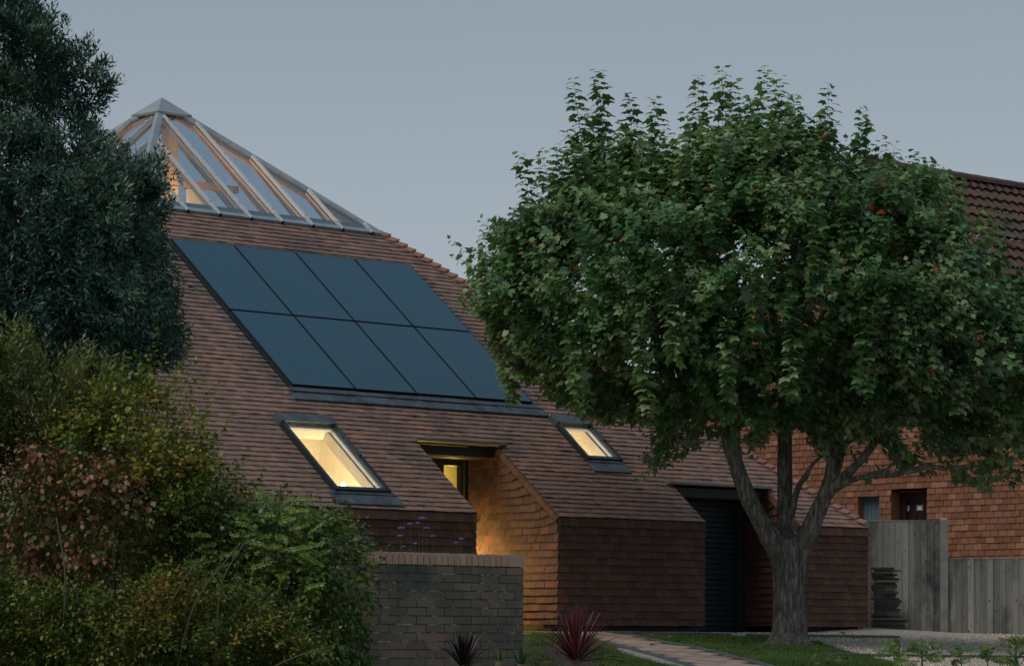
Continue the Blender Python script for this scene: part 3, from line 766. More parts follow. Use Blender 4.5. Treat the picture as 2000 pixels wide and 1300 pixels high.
for k in range(24):
    x = NX - .06 + k * .45; r = random.random()
    for i in range(6):
        a0, a1 = PI * i / 6, PI * (i + 1) / 6
        f_ = lambda a, xx, rr: (xx, NY - math.cos(a) * rr, NZ + .02 + math.sin(a) * rr)
        rg.face([f_(a0, x, .13), f_(a1, x, .13), f_(a1, x + .447, .125), f_(a0, x + .447, .125)], r); rg.face([f_(a0, x, .13), f_(a1, x, .13), f_(a1, x, .10), f_(a0, x, .10)], r)
rg.build('ridge_tiles', M['pantile'], nr)
vb = MB(); vb.fbox(fN1, -.06, .01, 0.02, 8.0, -.12, -.004); vb.fbox(fN2, -.06, .01, 0.02, 8.0, -.12, -.004); split_build(vb, 'verge', M['under'], nb)
bk = MB(); bk.box(NX + .42, NX + 10.5, yF + .1, yB - .1, 1.6, NZ - 5.6); bk.build('house_body', M['orange'], nb)
# recesses
def recess(y0, y1, z0, z1, deep):
    r = MB(); x0, x1 = NX - .0, NX + deep
    r.face([(x0, y1, z0), (x1, y1, z0), (x1, y1, z1), (x0, y1, z1)], .4); r.face([(x0, y0, z0), (x0, y0, z1), (x1, y0, z1), (x1, y0, z0)], .4)
    r.face([(x0, y0, z1), (x0, y1, z1), (x1, y1, z1), (x1, y0, z1)], .4); r.face([(x0, y0, z0), (x1, y0, z0), (x1, y1, z0), (x0, y1, z0)], .4)
    return r
recess(*win_, .14).build('window_reveal', M['orange'], nb)
recess(*door, .30).build('door_reveal', M['orange'], nb)
k = MB(); y0, y1, z0, z1 = win_; nbd = 5
for i in range(nbd):
    a, b = y0 + (y1 - y0) * i / nbd, y0 + (y1 - y0) * (i + 1) / nbd - .006; k.box(NX + .13, NX + .16, a, b, z0, z1 - .10)
k.box(NX + .125, NX + .16, y0, y1, z1 - .095, z1 - .001); k.build('boarded_window', M['bluewood'], nb)
k = MB(); y0, y1, z0, z1 = door; xd = NX + .27
k.box(xd, xd + .04, y0, y1 - .14, z0, z1 - .12); dd_ = k.build('door', M['doorw'], nb)
k = MB(); k.box(xd - .05, xd + .05, y1 - .139, y1 - .001, z0, z1 - .001); k.box(xd - .05, xd + .05, y0, y1 - .14, z1 - .119, z1 - .001); split_build(k, 'door_frame', M['doorw'], dd_)
def zd(v): return EYE + (HY - v) / F_PX * 53.6
for ua, ub in ((1766, 1775.5), (1793, 1802.5)):
    ya, yb = yofu(ub, xd), yofu(ua, xd); k = MB()
    k.box(xd - .02, xd - .002, ya - .015, yb + .015, zd(993), zd(982)); pf_ = k.build('door_light', M['alu'], dd_)
    k = MB(); k.box(xd - .024, xd - .0205, ya + .02, yb - .02, zd(990.5), zd(985.5)); k.build('pane', emit('door_pane_glow_%d' % ua, (1, .85, .6), .22), pf_)
    k = MB()
    for q in ((ya - .03, yb + .05, zd(1022), zd(999)),):
        k.box(xd - .018, xd - .001, q[0], q[0] + .02, q[2], q[3]); k.box(xd - .018, xd - .001, q[1] - .02, q[1], q[2], q[3]); k.box(xd - .018, xd - .001, q[0] + .021, q[1] - .021, q[3] - .02, q[3])
    k.build('door_moulding', M['doorw'], dd_)

# ------------------------------------------------------------------ fence
FD = 50.0
def fpt(u, v, off=0): return P3(u, v, FD + off)
def fence(name, u0, u1, vt, vb, label, board=.097):
    a = fpt(u0, vt); b = fpt(u1, vt); z1, z0 = a[2], fpt(u0, vb)[2] - .05
    th = thing(name, (float((a[0] + b[0]) / 2), float((a[1] + b[1]) / 2), float(z0)), label, 'fence')
    mb = MB(); Ln = (u1 - u0) / F_PX * FD; n = int(Ln / board)
    for i in range(n):
        p = a + RIGHT * (i * board); w = board - .004 ; dd = random.uniform(0, .006); dz = random.uniform(-.004, .004)
        q = lambda l, f, z: (p[0] + RIGHT[0] * l + FWD[0] * f, p[1] + RIGHT[1] * l + FWD[1] * f, z)
        mb.hexa([q(0, -dd, z0), q(w + .008, -.008 - dd, z0), q(w + .008, .004, z0), q(0, .01, z0), q(0, -dd, z1 + dz), q(w + .008, -.008 - dd, z1 + dz), q(w + .008, .004, z1 + dz), q(0, .01, z1 + dz)], random.random())
    mb.build('board_panel', M['fence'], th)
    r = MB()
    for zz in ((z0 + .25), (z1 - .25)):
        q = lambda l, f, z: tuple(a * [1, 1, 0] + RIGHT * l + FWD * f + UP * z)
        r.hexa([q(0, .02, zz), q(Ln, .02, zz), q(Ln, .06, zz), q(0, .06, zz), q(0, .02, zz + .07), q(Ln, .02, zz + .07), q(Ln, .06, zz + .07), q(0, .06, zz + .07)])
    q = lambda l, f, z: tuple(a * [1, 1, 0] + RIGHT * l + FWD * f + UP * z)
    r.hexa([q(0, -.014, z1 + .006), q(Ln, -.014, z1 + .006), q(Ln, .03, z1 + .006), q(0, .03, z1 + .006), q(0, -.014, z1 + .022), q(Ln, -.014, z1 + .022), q(Ln, .03, z1 + .022), q(0, .03, z1 + .022)], .9)
    split_build(r, 'rail', M['fence'], th)
    return th
tf = fence('tall_fence', 1686, 1838, 1018, 1235, 'tall grey vertical-board fence panel between the tiled house corner and the concrete post')
lf = fence('low_fence', 1852, 2080, 1091, 1238, 'low grey vertical-board fence panel right of the concrete post')
pst = MB(); a = fpt(1836, 1014); W_ = .10; z0, z1 = 1.5, a[2]
q = lambda l, f, z: tuple(a * [1, 1, 0] + RIGHT * l + FWD * f + UP * z)
pst.hexa([q(0, -.05, z0), q(.115, -.05, z0), q(.115, .08, z0), q(0, .08, z0), q(.0, -.05, z1), q(.115, -.05, z1), q(.115, .08, z1), q(0, .08, z1)])
pst.hexa([q(.0, -.05, z1), q(.115, -.05, z1), q(.115, .08, z1), q(0, .08, z1), q(.03, -.02, z1 + .03), q(.09, -.02, z1 + .03), q(.09, .05, z1 + .03), q(.03, .05, z1 + .03)])
tag(pst.build('fence_post', M['concrete']), 'square pale concrete post standing between the tall and low fence panels', 'fence post')
# gravel board and pile
pile = MB(); z = G(39, 31) + .0
base_u = 1718
for k in range(30):
    p = fpt(1703 + random.uniform(-3, 6), 1235, -.55 + random.uniform(-.03, .03)); wd = (.42 + .06 * min(k, 20) / 20 * -1 + (.10 if k < 8 else 0)) + random.uniform(-.04, .04); h = random.uniform(.026, .036)
    n_ = random.choice((1, 2, 2)); x0 = 0
    for j in range(n_):
        w = wd / n_
        q = lambda l, f, zz: tuple(p * [1, 1, 0] + RIGHT * (x0 + l) + FWD * f + UP * zz)
        pile.hexa([q(0, -.12, z), q(w - .006, -.12, z), q(w - .006, .12, z), q(0, .12, z), q(0, -.12, z + h), q(w - .006, -.12, z + h), q(w - .006, .12, z + h), q(0, .12, z + h)], random.random())
        x0 += w
    z += h + .002
tag(pile.build('slate_stack', M['slate']), 'dark stack of old tiles and bricks leaning between tiled house corner and tall fence', 'stack')

# ------------------------------------------------------------------ timber sleepers edging the gravel
def sleeper(pa, pb, h, label, w=.12):
    a = np.array(gp(*pa)); b = np.array(gp(*pb)); t = (b - a) / np.linalg.norm(b - a); n = np.array([-t[1], t[0]]) * w / 2
    m_ = MB(); c = [a - n, b - n, b + n, a + n]; Ln = np.linalg.norm(b - a); ns = max(2, int(Ln / .5))
    for i in range(ns):
        p0, p1 = a + (b - a) * i / ns, a + (b - a) * (i + 1) / ns
        cc = [p0 - n, p1 - n, p1 + n, p0 + n]
        m_.hexa([(*p, G(*p) - .08) for p in cc] + [(*p, G(*p) + h) for p in cc], random.random())
    tag(m_.build('timber_edging', M['sleeper']), label, 'edging', 'timber edging strips in the gravel')
sleeper((1190, 1237), (1425, 1241), .035, 'thin pale timber edging strip below the middle tiled wall, left of the tree trunk')
sleeper((1462, 1243), (1752, 1246), .04, 'timber edging strip behind the maple trunk, at the foot of the gravel bank')
sleeper((1620, 1281), (1862, 1284), .04, 'timber edging strip in front gravel, starting at the lawn right of the maple')
sleeper((1866, 1284), (2080, 1287), .04, 'timber edging strip running out of frame at the right, behind the saplings')

# ------------------------------------------------------------------ brick garden wall
bw = thing('brick_wall', (20.4, 21.15, 1.2), 'weathered dark brick garden wall with pale soldier coping beside the hedge', 'garden wall')
BY, BX1, BX0, BTOP = 21.10, 21.335, 17.9, 2.395
TH = .215
def yrow(z): return z
bb_ = MB(); mo = MB()
mo.box(BX0, BX1 - .006, BY + .006, BY + TH - .006, .7, BTOP - .112)
z = BTOP - .115 - .065; k = 0
while z > .8:
    x = BX1 - (.225 if k % 2 == 0 else .1125) * 1.0
    ends = [BX1]
    cur = BX1
    first = True
    while cur > BX0:
        w = .215 if not (first and k % 2) else .1025
        for (ya, yb) in ((BY, BY + .1025), (BY + TH - .1025, BY + TH)):
            j = random.uniform(-.002, .003); bb_.box(cur - w, cur, ya + (j if ya == BY else 0), yb, z, z + .065, random.random())
        cur -= w + .010; first = False
    z -= .075; k += 1
bb_.build('brickwork', M['brick'], bw); mo.build('mortar', M['mortar'], bw)
cp = MB(); x = BX1 + .004; cpm = MB()
cp.box(x - .215, x, BY - .012, BY + TH + .012, BTOP - .105, BTOP, .6); x -= .225
while x > BX0:
    big = abs(x - 19.34) < .04
    w = .215 if big else .065
    dz = random.uniform(-.003, .002); cp.box(x - w, x, BY - .012 + random.uniform(-.002, .002), BY + TH + .012, BTOP - .105, BTOP + dz, random.random()); x -= w + .0105
cpm.box(BX0, BX1 - .02, BY - .002, BY + TH + .002, BTOP - .111, BTOP - .010)
cp.build('coping', M['coping'], bw); cpm.build('coping_mortar', M['mortar'], bw)

# ------------------------------------------------------------------ foliage machinery
def nrm(a): return a / (np.linalg.norm(a, axis=-1, keepdims=True) + 1e-9)
T_MAPLE = (np.array([(0, 0, 0), (.20, -.06, .01), (.47, .04, -.03), (.36, .22, .0), (.60, .50, -.07), (.36, .50, .0), (.22, .60, .01), (.16, .78, -.02), (0, 1.0, -.12),
                     (-.16, .78, -.02), (-.22, .60, .01), (-.36, .50, .0), (-.60, .50, -.07), (-.36, .22, .0), (-.47, .04, -.03), (-.20, -.06, .01), (0, .55, -.03)]),
           [(0, 1, 2, 3), (0, 3, 5, 16), (3, 4, 5), (16, 5, 6), (16, 6, 7, 8), (16, 8, 9, 10), (16, 10, 11), (11, 12, 13), (0, 16, 11, 13), (0, 13, 14, 15)])
T_LANCE = (np.array([(0, 0, 0), (.13, .40, .035), (0, 1.0, -.05), (-.13, .40, .035)]), [(0, 1, 2), (0, 2, 3)])
T_OVAL = (np.array([(0, 0, 0), (.24, .28, .04), (.24, .62, .03), (0, 1, -.08), (-.24, .62, .03), (-.24, .28, .04)]), [(0, 1, 2, 3), (0, 3, 4, 5)])
T_BLADE = (np.array([(-.5, 0, 0), (.5, 0, 0), (0, 1, 0)]), [(0, 1, 2)])
def leaves_mesh(name, Ps, D, Nn, size, tmpl, mt, parent, rnd, width=1.0):
    tv, tf_ = tmpl; n = len(Ps); D = nrm(D); Nn = nrm(Nn - D * np.sum(Nn * D, -1, keepdims=True)); X = np.cross(D, Nn)
    size = np.asarray(size).reshape(-1, 1)
    V = (Ps[:, None, :] + (X * size * width)[:, None, :] * tv[None, :, 0:1] + (D * size)[:, None, :] * tv[None, :, 1:2] + (Nn * size)[:, None, :] * tv[None, :, 2:3]).reshape(-1, 3)
    k = len(tv); off = np.arange(n) * k
    starts = []; idx = []; tot = []
    flat = []; lens = [len(f) for f in tf_]
    base = np.concatenate([np.array(f) for f in tf_])
    idx = (off[:, None] + base[None, :]).reshape(-1)
    lens = np.tile(np.array(lens), n); starts = np.concatenate([[0], np.cumsum(lens)[:-1]])
    me = bpy.data.meshes.new(name); me.vertices.add(len(V)); me.vertices.foreach_set('co', V.astype(np.float32).ravel())
    me.loops.add(len(idx)); me.loops.foreach_set('vertex_index', idx.astype(np.int32))
    me.polygons.add(len(lens)); me.polygons.foreach_set('loop_start', starts.astype(np.int32)); me.polygons.foreach_set('loop_total', lens.astype(np.int32))
    me.update(calc_edges=True); me.validate()
    at = me.attributes.new('rnd', 'FLOAT', 'FACE'); at.data.foreach_set('value', np.repeat(rnd, len(tf_)).astype(np.float32))
    return link(name, me, mt, parent)
def n3(p, sc, off=0.0): return mn.noise(Vector((p[0] * sc + off, p[1] * sc, p[2] * sc)))
def shoots(bases, dirs, lens, per_m, leaf, droop=.4, spread=.8, upn=.7, bend=.25, opposite=False):
    """leaves set along shoots -> positions, directions, normals, sizes, stem polylines"""
    Ps = []; Ds = []; Ns = []; Sz = []; stems = []; idx = []
    for q, (b, d, Ln) in enumerate(zip(bases, dirs, lens)):
        d = d / (np.linalg.norm(d) + 1e-9)
        n = max(3, int(Ln * per_m)); side = np.cross(d, [0, 0, 1.0]); sn = np.linalg.norm(side)
        side = side / sn if sn > .1 else np.array([1.0, 0, 0]); other = np.cross(side, d)
        cv = rng.normal(0, bend, 3) * Ln; ph = rng.uniform(0, 6.28)
        pts = []
        for i in range(n + 1):
            f = i / n; p = b + d * Ln * f + cv * f * f * .5; pts.append(p)
            if i == 0: continue
            for r in range(2 if opposite else 1):
                an = ph + i * (1.57 if opposite else 2.4) + r * PI
                lat = math.cos(an) * side + math.sin(an) * other
                ld = lat * spread + d * (.45 + .4 * f) + np.array([0, 0, -droop]) + rng.normal(0, .18, 3)
                Ps.append(p + nrm(ld) * leaf * .22); Ds.append(ld); Ns.append(d * .5 + np.array([0, 0, upn]) + rng.normal(0, .30, 3)); Sz.append(leaf * rng.uniform(.65, 1.15) * (1 - .45 * max(0, f - .75) / .25)); idx.append(q)
        stems.append(pts)
    return np.array(Ps), np.array(Ds), np.array(Ns), np.array(Sz), stems, np.array(idx)
def volume(poly, d, n, dmax, rr, clump=.0, csc=1.4, front=.68, seed=0, shell=.35, warp=.12, wsc=2.6):
    """points in a rounded body whose silhouette is poly at distance d; returns world points and outward dirs"""
    poly = [(a, b) for a, b in poly]; out = []; dirs = []
    cx = np.mean([p[0] for p in poly]); cy = np.mean([p[1] for p in poly])
    k = d / F_PX
    while len(out) < n:
        q = pts_in(poly, n); e_ = edgedist(q[:, 0], q[:, 1], poly) * k
        H = dmax * np.sqrt(np.clip(1 - (1 - np.minimum(e_ / rr, 1)) ** 2, 0, 1))
        sg = np.where(rng.random(n) < front, -1, 1); w = sg * H * rng.random(n) ** shell
        for (u, v), dw, h in zip(q, w, H):
            p = P3(u, v, d) + FWD * dw
            if clump and rng.random() > .25 and n3(p, csc, seed) < clump * (rng.random() - .35) * 1.6 - .22 * clump: continue
            o = RIGHT * ((u - cx) * k) + UP * ((cy - v) * k) + FWD * dw * 1.2
            if warp: p = p + (RIGHT * n3(p, wsc, 31) + UP * n3(p, wsc, 77)) * warp * 2
            out.append(p); dirs.append(o / (np.linalg.norm(o) + 1e-6))
            if len(out) >= n: break
    return np.array(out), np.array(dirs)
def stems_mesh(stems, name, r0, mt, parent, k=3, every=1):
    mb = MB()
    for s in stems[::every]:
        pts = s[::2] if len(s) > 6 else s
        mb.tube(pts, list(np.linspace(r0, r0 * .35, len(pts))), k, cap=False)
    return mb.build(name, mt, parent)
def clumprnd(P_, sc, amt=.5):
    return np.array([.5 + amt * n3(p, sc, 3.3) for p in P_])

def trunk_mesh(name, runs, mt, parent, voxel=.022, k=12):
    mb = MB()
    for pts, rad in runs: mb.tube(pts, rad, k)
    o = mb.build(name, mt, parent)
    r = o.modifiers.new('remesh', 'REMESH'); r.mode = 'VOXEL'; r.voxel_size = voxel; r.use_smooth_shade = True
    s = o.modifiers.new('smooth', 'SMOOTH'); s.factor = .6; s.iterations = 6
    t = bpy.data.textures.new(name + '_noise', 'CLOUDS'); t.noise_scale = .16
    dm = o.modifiers.new('disp', 'DISPLACE'); dm.texture = t; dm.strength = .022; dm.mid_level = .5; dm.texture_coords = 'GLOBAL'
    return o
def spline(pts, n=8):
    pts = [np.array(p, float) for p in pts]; out = []
    for i in range(len(pts) - 1):
        p0, p1, p2, p3 = pts[max(i - 1, 0)], pts[i], pts[i + 1], pts[min(i + 2, len(pts) - 1)]
        for j in range(n):
            t = j / n; out.append(.5 * ((2 * p1) + (-p0 + p2) * t + (2 * p0 - 5 * p1 + 4 * p2 - p3) * t * t + (-p0 + 3 * p1 - 3 * p2 + p3) * t ** 3))
    out.append(pts[-1]); return out
def limb(uvw, d0, n=6, rs=.92):               # (u, v, radius_px, depth offset)
    pts = [np.append(P3(u, v, d0 + dd), r * rs * d0 / F_PX) for u, v, r, dd in uvw]
    s = spline(pts, n); return [p[:3] for p in s], [float(max(p[3], .004)) for p in s]

# ------------------------------------------------------------------ maple
MD = 43.0
mp_ = P3(1540, 1258, MD)
maple = thing('maple_tree', tuple(map(float, mp_)), 'large round-crowned green maple with forked grey trunk on the lawn before the garage', 'tree')
runs = [limb([(1540, 1275, 66, 0), (1541, 1256, 52, 0), (1542, 1238, 41, 0), (1542, 1215, 37, 0), (1541, 1180, 35, 0), (1540, 1130, 35, 0), (1541, 1100, 38, 0), (1540, 1072, 38, 0), (1538, 1050, 26, 0)], MD),
        limb([(1534, 1092, 30, 0), (1512, 1060, 25, 0), (1484, 1015, 20, -.05), (1460, 968, 18.5, -.1), (1440, 915, 17, -.15), (1424, 860, 16, -.2), (1414, 800, 14, -.3), (1400, 700, 11, -.4), (1370, 560, 7, -.5), (1340, 420, 4, -.4)], MD),
        limb([(1538, 1085, 25, 0), (1534, 1040, 19, .15), (1533, 980, 17, .25), (1533, 900, 16.5, .3), (1532, 830, 15, .3), (1528, 720, 12, .2), (1500, 560, 8, .1), (1480, 380, 4, 0)], MD),
        limb([(1545, 1010, 9, .1), (1552, 975, 8, .05), (1562, 945, 6.5, 0), (1574, 930, 6.5, -.05), (1588, 905, 5, -.1), (1615, 884, 4.5, -.1), (1650, 870, 4, -.2), (1690, 840, 3, -.2)], MD),
        limb([(1548, 1090, 28, 0), (1572, 1055, 22, -.05), (1592, 1010, 19, -.1), (1612, 965, 17, -.1), (1624, 920, 14, -.1), (1623, 870, 9, -.1), (1618, 820, 8, -.1), (1640, 680, 6, -.2), (1660, 520, 4, -.2)], MD),
        limb([(1618, 950, 14, -.05), (1636, 905, 11, .05), (1650, 850, 10, .1), (1668, 780, 8, .3), (1720, 640, 6, .5), (1760, 480, 4, .6)], MD),
        limb([(1612, 970, 13, -.1), (1640, 940, 12, -.2), (1668, 912, 10, -.3), (1696, 880, 9, -.45), (1740, 820, 7, -.6), (1820, 720, 5, -.8), (1880, 600, 3.5, -.9)], MD),
        limb([(1632, 952, 10, -.15), (1665, 936, 7.5, -.35), (1700, 928, 6.5, -.5), (1735, 928, 6.5, -.6), (1780, 920, 6, -.8), (1812, 908, 6.5, -.9), (1845, 915, 4, -1.0), (1900, 905, 3, -1.1)], MD),
        limb([(1722, 928, 5.5, -.58), (1742, 906, 4.5, -.6), (1758, 890, 4.2, -.65), (1785, 888, 4, -.7), (1815, 896, 3, -.7), (1870, 880, 2.5, -.7)], MD),
        limb([(1421, 850, 9, -.2), (1380, 800, 6, -.5), (1320, 760, 5, -.8), (1240, 740, 3.5, -1.0), (1150, 700, 2.5, -1.1)], MD),
        limb([(1414, 800, 9, -.3), (1330, 700, 6, -.2), (1220, 620, 4, 0), (1100, 560, 3, .2)], MD),
        limb([(1540, 1275, 30, -.15), (1505, 1268, 22, -.25), (1478, 1270, 10, -.35)], MD), limb([(1540, 1262, 30, -.1), (1572, 1262, 20, -.3), (1590, 1268, 9, -.4)], MD),
        limb([(1540, 1262, 30, -.2), (1535, 1266, 22, -.45), (1530, 1275, 8, -.6)], MD)]
trunk_mesh('trunk', runs, M['bark'], maple, voxel=.018)
crown_poly = [(925, 560), (935, 500), (1000, 480), (1040, 400), (1085, 400), (1110, 360), (1180, 340), (1230, 320), (1290, 330), (1330, 350), (1350, 290), (1390, 260), (1450, 250), (1520, 255), (1570, 290), (1600, 320), (1650, 340),
              (1690, 330), (1735, 345), (1785, 355), (1835, 395), (1885, 455), (1920, 520), (1960, 560), (2040, 590), (2090, 700), (2080, 850), (1990, 880), (1930, 925), (1880, 915), (1840, 885), (1780, 870), (1720, 875), (1650, 850),
              (1590, 835), (1530, 810), (1480, 835), (1400, 820), (1345, 855), (1300, 895), (1262, 895), (1290, 850), (1250, 800), (1160, 800), (1115, 800), (1075, 765), (1035, 725), (1005, 685), (1000, 645), (965, 605)]
B_, O_ = volume(crown_poly, MD, 5200, 2.7, 2.3, clump=.55, csc=1.0, seed=5, warp=.26, wsc=1.7)
dirs = O_ * .85 + UP * .55 + rng.normal(0, .28, B_.shape)
lens = rng.uniform(.25, .60, len(B_)); dirs = nrm(dirs)
B0 = B_ - dirs * lens[:, None] * .6
A1 = shoots(B0, dirs, lens, 15, .114, droop=.62, spread=.9, upn=.55, opposite=True)
# long vertical leaders that break the outline
tips = [(1118, 150, -.3), (1163, 132, .2), (1225, 185, -.1), (1275, 190, .3), (1018, 297, .1), (930, 452, -.2), (1062, 400, .3), (1092, 285, .6), (1360, 155, .2), (1408, 128, -.2), (1440, 160, .5), (1490, 140, .1), (1520, 150, -.4), (1555, 185, .2), (1590, 250, .6),
        (1622, 165, -.1), (1686, 208, .1), (1722, 270, .5), (1785, 296, -.1), (1815, 310, .4), (1305, 248, -.6), (1196, 262, .5), (1250, 260, -.7), (1330, 285, .0), (1462, 190, -.8), (970, 500, .3), (1650, 290, .5), (1880, 370, 0), (1960, 500, -.3), (1380, 200, .8), (1150, 250, 1.0), (1470, 470, -2.6), (1300, 480, -2.5), (1395, 330, -2.2), (1180, 520, -2.2), (1600, 400, -2.4), (1720, 420, -2.3), (1550, 560, -2.7), (1800, 520, -2.2), (1250, 640, -2.4), (1660, 350, -2.0), (1500, 260, -1.6), (1420, 620, -2.7), (1110, 620, -1.9), (1900, 640, -1.9), (1700, 600, -2.6), (1850, 430, -1.5)]
for u in np.linspace(1000, 1960, 30): tips.append((u + rng.uniform(-14, 14), 205 + .00075 * (u - 1430) ** 2 + rng.uniform(-10, 95), rng.uniform(-1.3, 1.3)))
for (u, v, dd) in list(tips)[:31]:
    for _ in range(2): tips.append((u + rng.uniform(-24, 24), v + rng.uniform(45, 110), dd + rng.uniform(-.35, .35)))
tb_, td_, tl_ = [], [], []
for u, v, dd in tips:
    tip = P3(u, v, MD + dd); dr_ = np.array([*(RIGHT * (u - 1460) * -.00013)[:2], 1.0]) * 1; dr_ = UP + RIGHT * ((u - 1480) * .00040) + FWD * rng.normal(0, .05)
    Ln = rng.uniform(.95, 1.5); dr_ /= np.linalg.norm(dr_); tb_.append(tip - dr_ * Ln); td_.append(dr_); tl_.append(Ln)
A2 = shoots(tb_, td_, tl_, 22, .165, droop=.95, spread=1.05, upn=.4, bend=.05, opposite=True)
Pm = np.vstack([A1[0], A2[0]]); Dm = np.vstack([A1[1], A2[1]]); Nm = np.vstack([A1[2], A2[2]]); Sm = np.concatenate([A1[3], A2[3]])
rm = np.clip(clumprnd(Pm, 1.3, .75) + rng.normal(0, .20, len(Pm)), 0, .955); odd = rng.random(len(Pm)); rm[odd < .010] = .98; rm[odd < .003] = 1.0
leaves_mesh('crown', Pm, Dm, Nm, Sm, T_MAPLE, M['maple'], maple, rm)
stems_mesh(A1[4] + A2[4], 'twigs', .005, M['twig'], maple)

# ------------------------------------------------------------------ big evergreen on the left
ED = 32.0
ev_poly = [(-160, -90), (40, -90), (62, 0), (86, 35), (124, 80), (118, 120), (100, 170), (128, 215), (165, 235), (185, 275), (235, 295), (250, 325), (310, 345), (334, 360), (318, 400), (296, 430), (304, 470), (325, 505), (326, 560), (342, 610), (346, 660), (320, 700), (280, 720), (262, 760), (220, 790), (150, 800), (60, 770), (-160, 800)]
ep = P3(120, 1290, ED); ever = thing('evergreen_tree', (float(ep[0]), float(ep[1]), float(G(ep[0], ep[1]))), 'tall dark grey-green evergreen with narrow leaves at the left edge before the roof', 'tree')
B_, O_ = volume(ev_poly, ED, 12500, 1.6, 1.0, clump=.42, csc=1.9, seed=11, warp=.11, wsc=3.2)
Bt, Ot = volume([(100, 120), (150, 108), (188, 120), (196, 165), (180, 215), (185, 250), (150, 240), (120, 200), (95, 170)], ED, 230, .35, .3)
B_ = np.vstack([B_, Bt]); O_ = np.vstack([O_, Ot])
dirs = nrm(O_ * 1.0 + UP * .5 + RIGHT * .12 + rng.normal(0, .25, B_.shape)); lens = rng.uniform(.12, .28, len(B_))
A = shoots(B_ - dirs * lens[:, None] * .5, dirs, lens, 55, .086, droop=.0, spread=.75, upn=.4, bend=.3)
rr_ = np.clip(clumprnd(A[0], 1.3, .6) + rng.normal(0, .2, len(A[0])), 0, 1)
leaves_mesh('crown', A[0], A[1], A[2], A[3], T_LANCE, M['evergreen'], ever, rr_, 1.25)
stems_mesh(A[4], 'twigs', .003, M['darkstem'], ever, every=3)
trunk_mesh('trunk', [limb([(110, 1330, 24, .4), (115, 1000, 20, .4), (120, 800, 15, .5), (60, 500, 10, .5), (0, 200, 6, .5), (-10, 0, 4, .5)], ED), limb([(120, 850, 10, .4), (200, 650, 7, .5), (270, 500, 4, .5)], ED),
                     limb([(100, 600, 10, 0), (150, 300, 5, .1), (165, 170, 2, .1)], ED)], M['bark'], ever, voxel=.03)

# ------------------------------------------------------------------ shrubs of the hedge
def shrub(name, label, poly, d, n, dm, rr, leaf, tmpl, mt, per_m=30, lens=(.18, .4), up=.6, out=.6, droop=.25, spread=.8, clump=.5, csc=2., seed=1, width=1., stemr=.0022, stemmat='darkstem', extra=None, runs=None, opp=False, rbase=.5, cat='shrub'):
    leaf *= 1.12
    u = np.mean([p[0] for p in poly]); vb = max(p[1] for p in poly); p = P3(u, vb, d)
    th = thing(name, (float(p[0]), float(p[1]), G(p[0], p[1])), label, cat)
    B_, O_ = volume(poly, d, n, dm, rr, clump=clump, csc=csc, seed=seed)
    dr_ = nrm(O_ * out + UP * up + rng.normal(0, .4, B_.shape)); ls = rng.uniform(*lens, len(B_))
    bs = B_ - dr_ * ls[:, None] * .5
    if extra:
        eb, edr, el = [], [], []
        for (u0, v0, u1, v1, dd) in extra:
            a, b = P3(u0, v0, d + dd), P3(u1, v1, d + dd); eb.append(a); edr.append(b - a); el.append(np.linalg.norm(b - a))
        X = shoots(eb, edr, el, per_m, leaf, droop, spread, bend=.12, opposite=opp)
    A = shoots(bs, dr_, ls, per_m, leaf, droop, spread, opposite=opp)
    if extra: A = tuple(np.concatenate([A[i], X[i]]) if i != 4 else A[4] + X[4] for i in range(5))
    r_ = np.clip(rbase + clumprnd(A[0], 1.8, .5) - .5 + rng.normal(0, .22, len(A[0])), 0, 1)
    leaves_mesh('foliage', A[0], A[1], A[2], A[3], tmpl, mt, th, r_, width * 1.1)
    st = stems_mesh(A[4], 'stems', stemr, M[stemmat], th)
    if runs:
        for r in runs:
            mb = MB(); pp, ra = limb(r, d); mb.tube(pp, ra, 6); mb.build('branch', M['branch'], th, True)
    return th
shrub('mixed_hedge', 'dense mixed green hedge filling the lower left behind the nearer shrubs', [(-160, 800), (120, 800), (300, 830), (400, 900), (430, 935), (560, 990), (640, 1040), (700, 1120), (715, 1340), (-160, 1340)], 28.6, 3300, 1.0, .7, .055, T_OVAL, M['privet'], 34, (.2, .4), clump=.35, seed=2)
shrub('silvery_shrub', 'pale grey-green shrub with upright narrow-leaved tips under the evergreen', [(-160, 690), (-20, 670), (50, 655), (70, 720), (110, 735), (150, 690), (195, 695), (228, 740), (240, 800), (200, 860), (60, 900), (-160, 920)], 27.9, 900, .5, .4, .066, T_LANCE, M['olive'], 60, (.2, .42), up=.9, out=.5, droop=0, spread=.6, seed=3, width=1.3,
      extra=[(40, 720, 52, 645, -.2), (20, 740, 5, 665, 0), (150, 730, 165, 672, 0), (190, 740, 205, 680, .1), (210, 770, 232, 700, -.1)])
